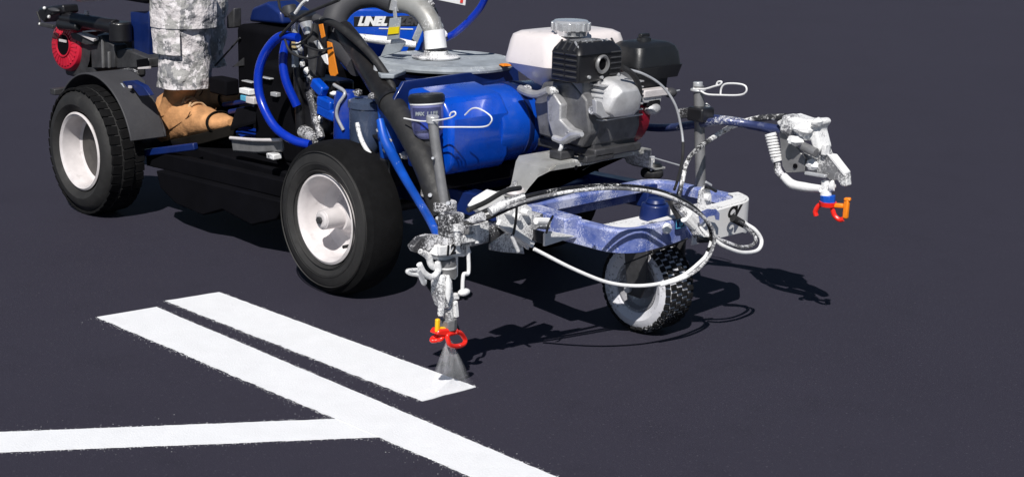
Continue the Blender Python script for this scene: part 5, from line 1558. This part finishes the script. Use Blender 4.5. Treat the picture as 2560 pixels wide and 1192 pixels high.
MB().prism([(-2.1843, -0.1900, 0.4625), (-2.1212, -0.1900, 0.4772), (-1.9774, -0.1900, 0.4621), (-1.9746, -0.1900, 0.4319), (-2.1812, -0.1900, 0.4053)], (0, .07, 0)).build('engine_base', 'dark_metal', E2, .004)
MB().prism([(-2.0384, -0.1940, 0.4505), (-1.9708, -0.1940, 0.4632), (-1.9679, -0.1940, 0.4356), (-2.0354, -0.1940, 0.4252)], (0, -.002, 0)).build('base_opening', 'dark_void', E2)
MB().prism([(-2.0286, -0.1980, 0.4276), (-1.9587, -0.1980, 0.4395), (-1.9592, -0.1980, 0.4318), (-2.0289, -0.1980, 0.4224)], (0, .006, 0)).build('base_edge', 'rim_white', E2)
MB().tube([(-2.1172, -0.2100, 0.4066), (-2.0467, -0.2150, 0.4191), (-1.9988, -0.2150, 0.4158)], .006, 8).build('drain_hose', 'crusty_dark', E2)
# muffler and long exhaust tube
MB().cyl((-2.1224, -0.2000, 0.5640), (-2.1223, -0.2000, 0.4997), .036, .036, 28).build('muffler', 'black_metal', E2, .006)
MB().cyl((-2.4299, -0.2300, 0.5499), (-2.1313, -0.2100, 0.5471), .022, .024, 22).build('exhaust_tube', 'black_metal', E2, .003)
MB().cyl((-2.4404, -0.2400, 0.5295), (-2.3210, -0.2400, 0.5305), .018, .013, 18).build('air_filter_case', 'black_plastic', E2, .004)
MB().prism([(-2.5679, -0.2500, 0.5720), (-2.4020, -0.2500, 0.5972), (-2.3968, -0.2500, 0.5687), (-2.4873, -0.2500, 0.5524), (-2.5370, -0.2500, 0.5235), (-2.5793, -0.2500, 0.5439)], (0, .06, 0)).build('handle_bracket', 'black_metal', E2, .008, 3)
for p, r_ in (((-2.5119, -0.2560, 0.5759), .006), ((-2.4846, -0.2560, 0.5490), .0065), ((-2.5511, -0.2560, 0.5185), .006)):
    MB().blob(p, (r_, r_, r_), 10, 7).build('handle_bolt', 'zinc_painted', E2)
MB().bar((-2.5653, -0.2500, 0.5181), (-2.4637, -0.2500, 0.5172), .014, .012).build('handle_lever', 'dark_metal', E2, .002)
MB().tube([(-2.5778, -0.2500, 0.5576), (-2.5611, -0.2500, 0.5321), (-2.5600, -0.2500, 0.5159)], .003, 8).build('handle_wire', 'black_rubber', E2)
MB().blob((-2.4392, -0.2600, 0.5760), (.035, .012, .008), 14, 8).build('handle_pad', 'grey_plastic', E2)
loft([tank_ring(-2.24, -.25, .628, .06, .06, .02), tank_ring(-2.24, -.25, .640, .075, .075, .025), tank_ring(-2.24, -.25, .72, .075, .075, .025)], 'drive_fuel_tank', 'fuel_white', E2, .004)
MB().box((-2.2981, -0.2200, 0.5773), (.02, .01, .014)).build('tank_tab', 'rim_white', E2, .003)


# ------------------------------------------------------------------ the operator (seated; the photo shows one leg below the thigh)
PE = empty('person', (-1.70, -.19, .23), 'operator in grey camouflage trousers and tan suede boots riding the driver unit', 'person')


def skin_body(name, pts, edges, radii, material, parent, sub=2, root=0):
    base = Vector(parent.location)
    me = bpy.data.meshes.new(name)
    me.from_pydata([tuple(Vector(p) - base) for p in pts], edges, [])
    o = bpy.data.objects.new(name, me)
    col.objects.link(o)
    o.parent = parent
    md = o.modifiers.new('skin', 'SKIN')
    md.use_smooth_shade = True
    sk = me.skin_vertices[0].data
    for i, r_ in enumerate(radii):
        sk[i].radius = r_ if isinstance(r_, tuple) else (r_, r_)
        sk[i].use_root = (i == root)
    sb = o.modifiers.new('sub', 'SUBSURF')
    sb.levels = sub
    sb.render_levels = sub
    me.materials.append(MATS[material])
    return o


pel = Vector((-2.12, -.04, .80))
knee_n, ank_n = V((-1.7638, -0.1900, 0.7604)), V((-1.7611, -0.1950, 0.3679))
mid_n = V((-1.7783, -0.1900, 0.5288))
knee_f = Vector((knee_n.x - .30, .05, knee_n.z + .02))
ank_f = Vector((ank_n.x - .30, .05, ank_n.z + .01))
tw = Vector((pel.x + .02, 0, pel.z + .18))
hip_n, hip_f = pel + Vector((.04, -.09, 0)), pel + Vector((.04, .09, 0))


def cloth_leg(m_, path, radii, seed, hem):
    """One trouser leg: rings along a smooth path, pushed about by fold noise; the hem is turned in."""
    P = smooth_path(path, 9)
    n_, k_ = len(P), 30
    rr = []
    for i in range(n_):
        t = i / (n_ - 1) * (len(radii) - 1)
        q = min(int(t), len(radii) - 2)
        rr.append(radii[q] + (radii[q + 1] - radii[q]) * (t - q))
    s, u = frame_of(P[1] - P[0])
    vs_ = []
    length = 0
    for i, p in enumerate(P):
        d = (P[min(i + 1, n_ - 1)] - P[max(i - 1, 0)]).normalized()
        s = (s - d * s.dot(d)).normalized()
        u = s.cross(d).normalized()
        if i:
            length += (P[i] - P[i - 1]).length
        for j in range(k_):
            a = 2 * math.pi * j / k_
            dirv = s * math.cos(a) + u * math.sin(a)
            q = Vector((math.cos(a) * 1.4, math.sin(a) * 1.4, length * 14 + math.sin(a + seed) * .9))
            f = noise.noise(q + Vector((seed, 0, 0))) * .014 + noise.noise(q * 2.3 + Vector((0, seed, 0))) * .008
            bag = .006 * math.sin(length * 60 + math.cos(a) * 2) * max(0, (i / n_ - .6))
            vs_.append(p + dirv * (rr[i] + f + bag))
    fs_ = [(i * k_ + j, i * k_ + (j + 1) % k_, (i + 1) * k_ + (j + 1) % k_, (i + 1) * k_ + j) for i in range(n_ - 1) for j in range(k_)]
    # turned-in hem
    o_ = len(vs_)
    c_ = P[-1]
    for sc_, up_ in ((.93, .0), (.90, .03)):
        for j in range(k_):
            vs_.append(c_ + (vs_[(n_ - 1) * k_ + j] - c_) * sc_ + Vector((0, 0, up_)))
    for b0, b1 in (((n_ - 1) * k_, o_), (o_, o_ + k_)):
        fs_ += [(b0 + j, b0 + (j + 1) % k_, b1 + (j + 1) % k_, b1 + j) for j in range(k_)]
    m_.add(vs_, fs_, True)


tm = MB()
hem_n, hem_f = V((-1.7528, -0.1950, 0.4000)), None
hem_f = hem_n + (ank_f - ank_n)
cloth_leg(tm, [hip_n + Vector((-.05, 0, 0)), hip_n.lerp(knee_n, .5), knee_n + Vector((-.02, 0, .01)), knee_n.lerp(hem_n, .35), knee_n.lerp(hem_n, .7), hem_n], [.10, .10, .090, .086, .084, .083], 1.7, hem_n)
cloth_leg(tm, [hip_f + Vector((-.05, 0, 0)), hip_f.lerp(knee_f, .5), knee_f + Vector((-.02, 0, .01)), knee_f.lerp(hem_f, .35), knee_f.lerp(hem_f, .7), hem_f], [.10, .105, .10, .094, .088, .080], 6.1, hem_f)
tm.blob(pel + Vector((-.02, 0, .04)), (.15, .18, .15), 24, 14, .08, 2)
tm.cyl(pel + Vector((-.02, 0, .08)), tw, .15, .15, 24)
trousers = tm.build('trousers', 'camo', PE)


def leg_patch(u0, u1, t0, t1, r_off, name):
    """a cloth panel wrapped round the near shin: u in radians about the leg (0 faces the camera), t from knee to ankle"""
    vs_, fs_ = [], []
    NU, NT_ = 10, 8
    face_ = Vector((Vector(CAM_LOC) - mid_n).x, ) if False else (Vector((CAM_LOC[0] - mid_n.x, CAM_LOC[1] - mid_n.y, 0))).normalized()
    sd_ = Vector((0, 0, 1)).cross(face_).normalized()
    for lay in (0, .006):
        for i in range(NT_ + 1):
            t = t0 + (t1 - t0) * i / NT_
            c = knee_n.lerp(V((-1.7528, -0.1950, 0.4000)), t)
            rad = (.088 * (1 - t) + .083 * t) + r_off + lay
            for j in range(NU + 1):
                a = u0 + (u1 - u0) * j / NU
                w = .003 * noise.noise(Vector((a * 3, t * 9, r_off * 50)))
                vs_.append(c + (face_ * math.cos(a) + sd_ * math.sin(a)) * (rad + w))
    k = NU + 1
    off = (NT_ + 1) * k
    for b_ in (0, off):
        for i in range(NT_):
            for j in range(NU):
                q = b_ + i * k + j
                fs_.append((q, q + 1, q + k + 1, q + k))
    rim_ = list(range(k)) + [i * k + NU for i in range(1, NT_ + 1)] + [NT_ * k + j for j in range(NU - 1, -1, -1)] + [i * k for i in range(NT_ - 1, 0, -1)]
    for i in range(len(rim_)):
        a_, b_ = rim_[i], rim_[(i + 1) % len(rim_)]
        fs_.append((a_, b_, off + b_, off + a_))
    return MB().add(vs_, fs_).build(name, 'camo', PE)


leg_patch(-1.3, 1.2, .18, .48, .012, 'pocket_flap')
leg_patch(-1.35, -.15, .42, .70, .008, 'cargo_pocket')


def densify(rows, k=4):
    out = []
    for a, b in zip(rows, rows[1:]):
        out += [tuple(x + (y - x) * i / k for x, y in zip(a, b)) for i in range(k)]
    return out + [rows[-1]]


def boot(ank, toe, heel, name_seed):
    """A laced ankle boot: sections lofted from heel to toe plus a shaft."""
    ax = (toe - heel)
    L = ax.length
    f = ax.normalized()
    up = Vector((0, 0, 1)) - f * f.z
    up.normalize()
    sd = f.cross(up).normalized()
    rings = []
    # station along the foot, half-width, bottom, top, lean
    for t, w, b, h in densify(((-.02, .022, .012, .07), (.02, .038, .004, .105), (.12, .046, 0, .158), (.28, .048, 0, .158), (.42, .048, .004, .132), (.58, .050, .004, .100), (.74, .050, .003, .075),
                       (.88, .044, .004, .056), (.97, .030, .008, .044), (1.01, .012, .014, .034))):
        c = heel + f * (t * L)
        ring = []
        for i in range(20):
            a = 2 * math.pi * i / 20
            cx, sy = math.cos(a), math.sin(a)
            px_ = math.copysign(abs(cx) ** .75, cx) * w
            hz_ = (b + h) / 2 + math.copysign(abs(sy) ** .8, sy) * (h - b) / 2
            wr = .0045 * noise.noise(Vector((t * 16, a * 2, name_seed))) * (1 if .05 < t < .8 else .3)
            ring.append(c + sd * (px_ * (1 - .18 * max(0, sy)) + wr * cx) + up * (hz_ + wr * sy))
        rings.append(ring)
    bo = loft(rings, 'boot', 'boot_suede', PE)
    # shaft
    sh = []
    a0 = heel + f * (.19 * L) + up * .085
    for t in range(6):
        k = t / 5
        c = a0.lerp(ank + Vector((0, 0, .05)), k)
        r_ = .052 - .004 * math.sin(k * 3.1) + .006 * k
        sh.append([c + (f * math.cos(2 * math.pi * i / 20) * r_ * 1.12 + sd * math.sin(2 * math.pi * i / 20) * r_) + up * .0 for i in range(20)])
    loft(sh, 'boot_shaft', 'boot_suede', bo)
    # sole
    sl = []
    for lo in (0, 1):
        ring = []
        for i in range(28):
            a = 2 * math.pi * i / 28
            t = .5 + .53 * math.cos(a)
            w = (.047 if t > .5 else .041) * (1.0 - .28 * math.exp(-((t - .42) / .12) ** 2))
            ring.append(heel + f * (t * L) + sd * math.sin(a) * w * 1.10 + up * (-.024 if lo == 0 else .008) + up * (.012 * max(0, t - .75) * 2))
        sl.append(ring)
    loft(sl, 'sole', 'boot_sole', bo, .003)
    MB().blob(heel + f * L * .955 + up * .03, (.03, .036, .024), 14, 9).build('toe_cap', 'boot_sole', bo) if False else None
    # laces
    for i in range(8):
        t = .32 + .040 * i
        hh = .162 - (t - .30) * .20
        c = heel + f * (t * L) + up * hh
        MB().tube([c - sd * .028 - up * .014, c - sd * .012 + up * .0, c + sd * .012 + up * .001, c + sd * .028 - up * .006 * (1 if i % 2 else 3)], .0034, 6, 4).build('lace', 'boot_lace', bo)
    ring = [heel + f * (.86 * L) + sd * math.cos(6.283 * i / 16) * .049 + up * (.030 + math.sin(6.283 * i / 16) * .034) for i in range(16)]
    MB().tube(ring, .006, 8, closed=True, flat=.5).build('toe_strap', 'boot_sole', bo)
    for s in (-1, 1):
        q = [heel + f * (t * L) + sd * s * (.0475 if t < .6 else .05) + up * z for t, z in ((.10, .055), (.25, .040), (.42, .048), (.58, .062), (.66, .078))]
        MB().tube(q, .0016, 6, 4).build('seam', 'boot_seam', bo)
    return bo


heel_n, toe_n = V((-1.8661, -0.2050, 0.2037)), V((-1.5455, -0.1750, 0.2920))
boot(ank_n, toe_n, heel_n, 1)
boot(ank_f, toe_n + Vector((-.30, .245, .01)), heel_n + Vector((-.30, .245, .01)), 2)
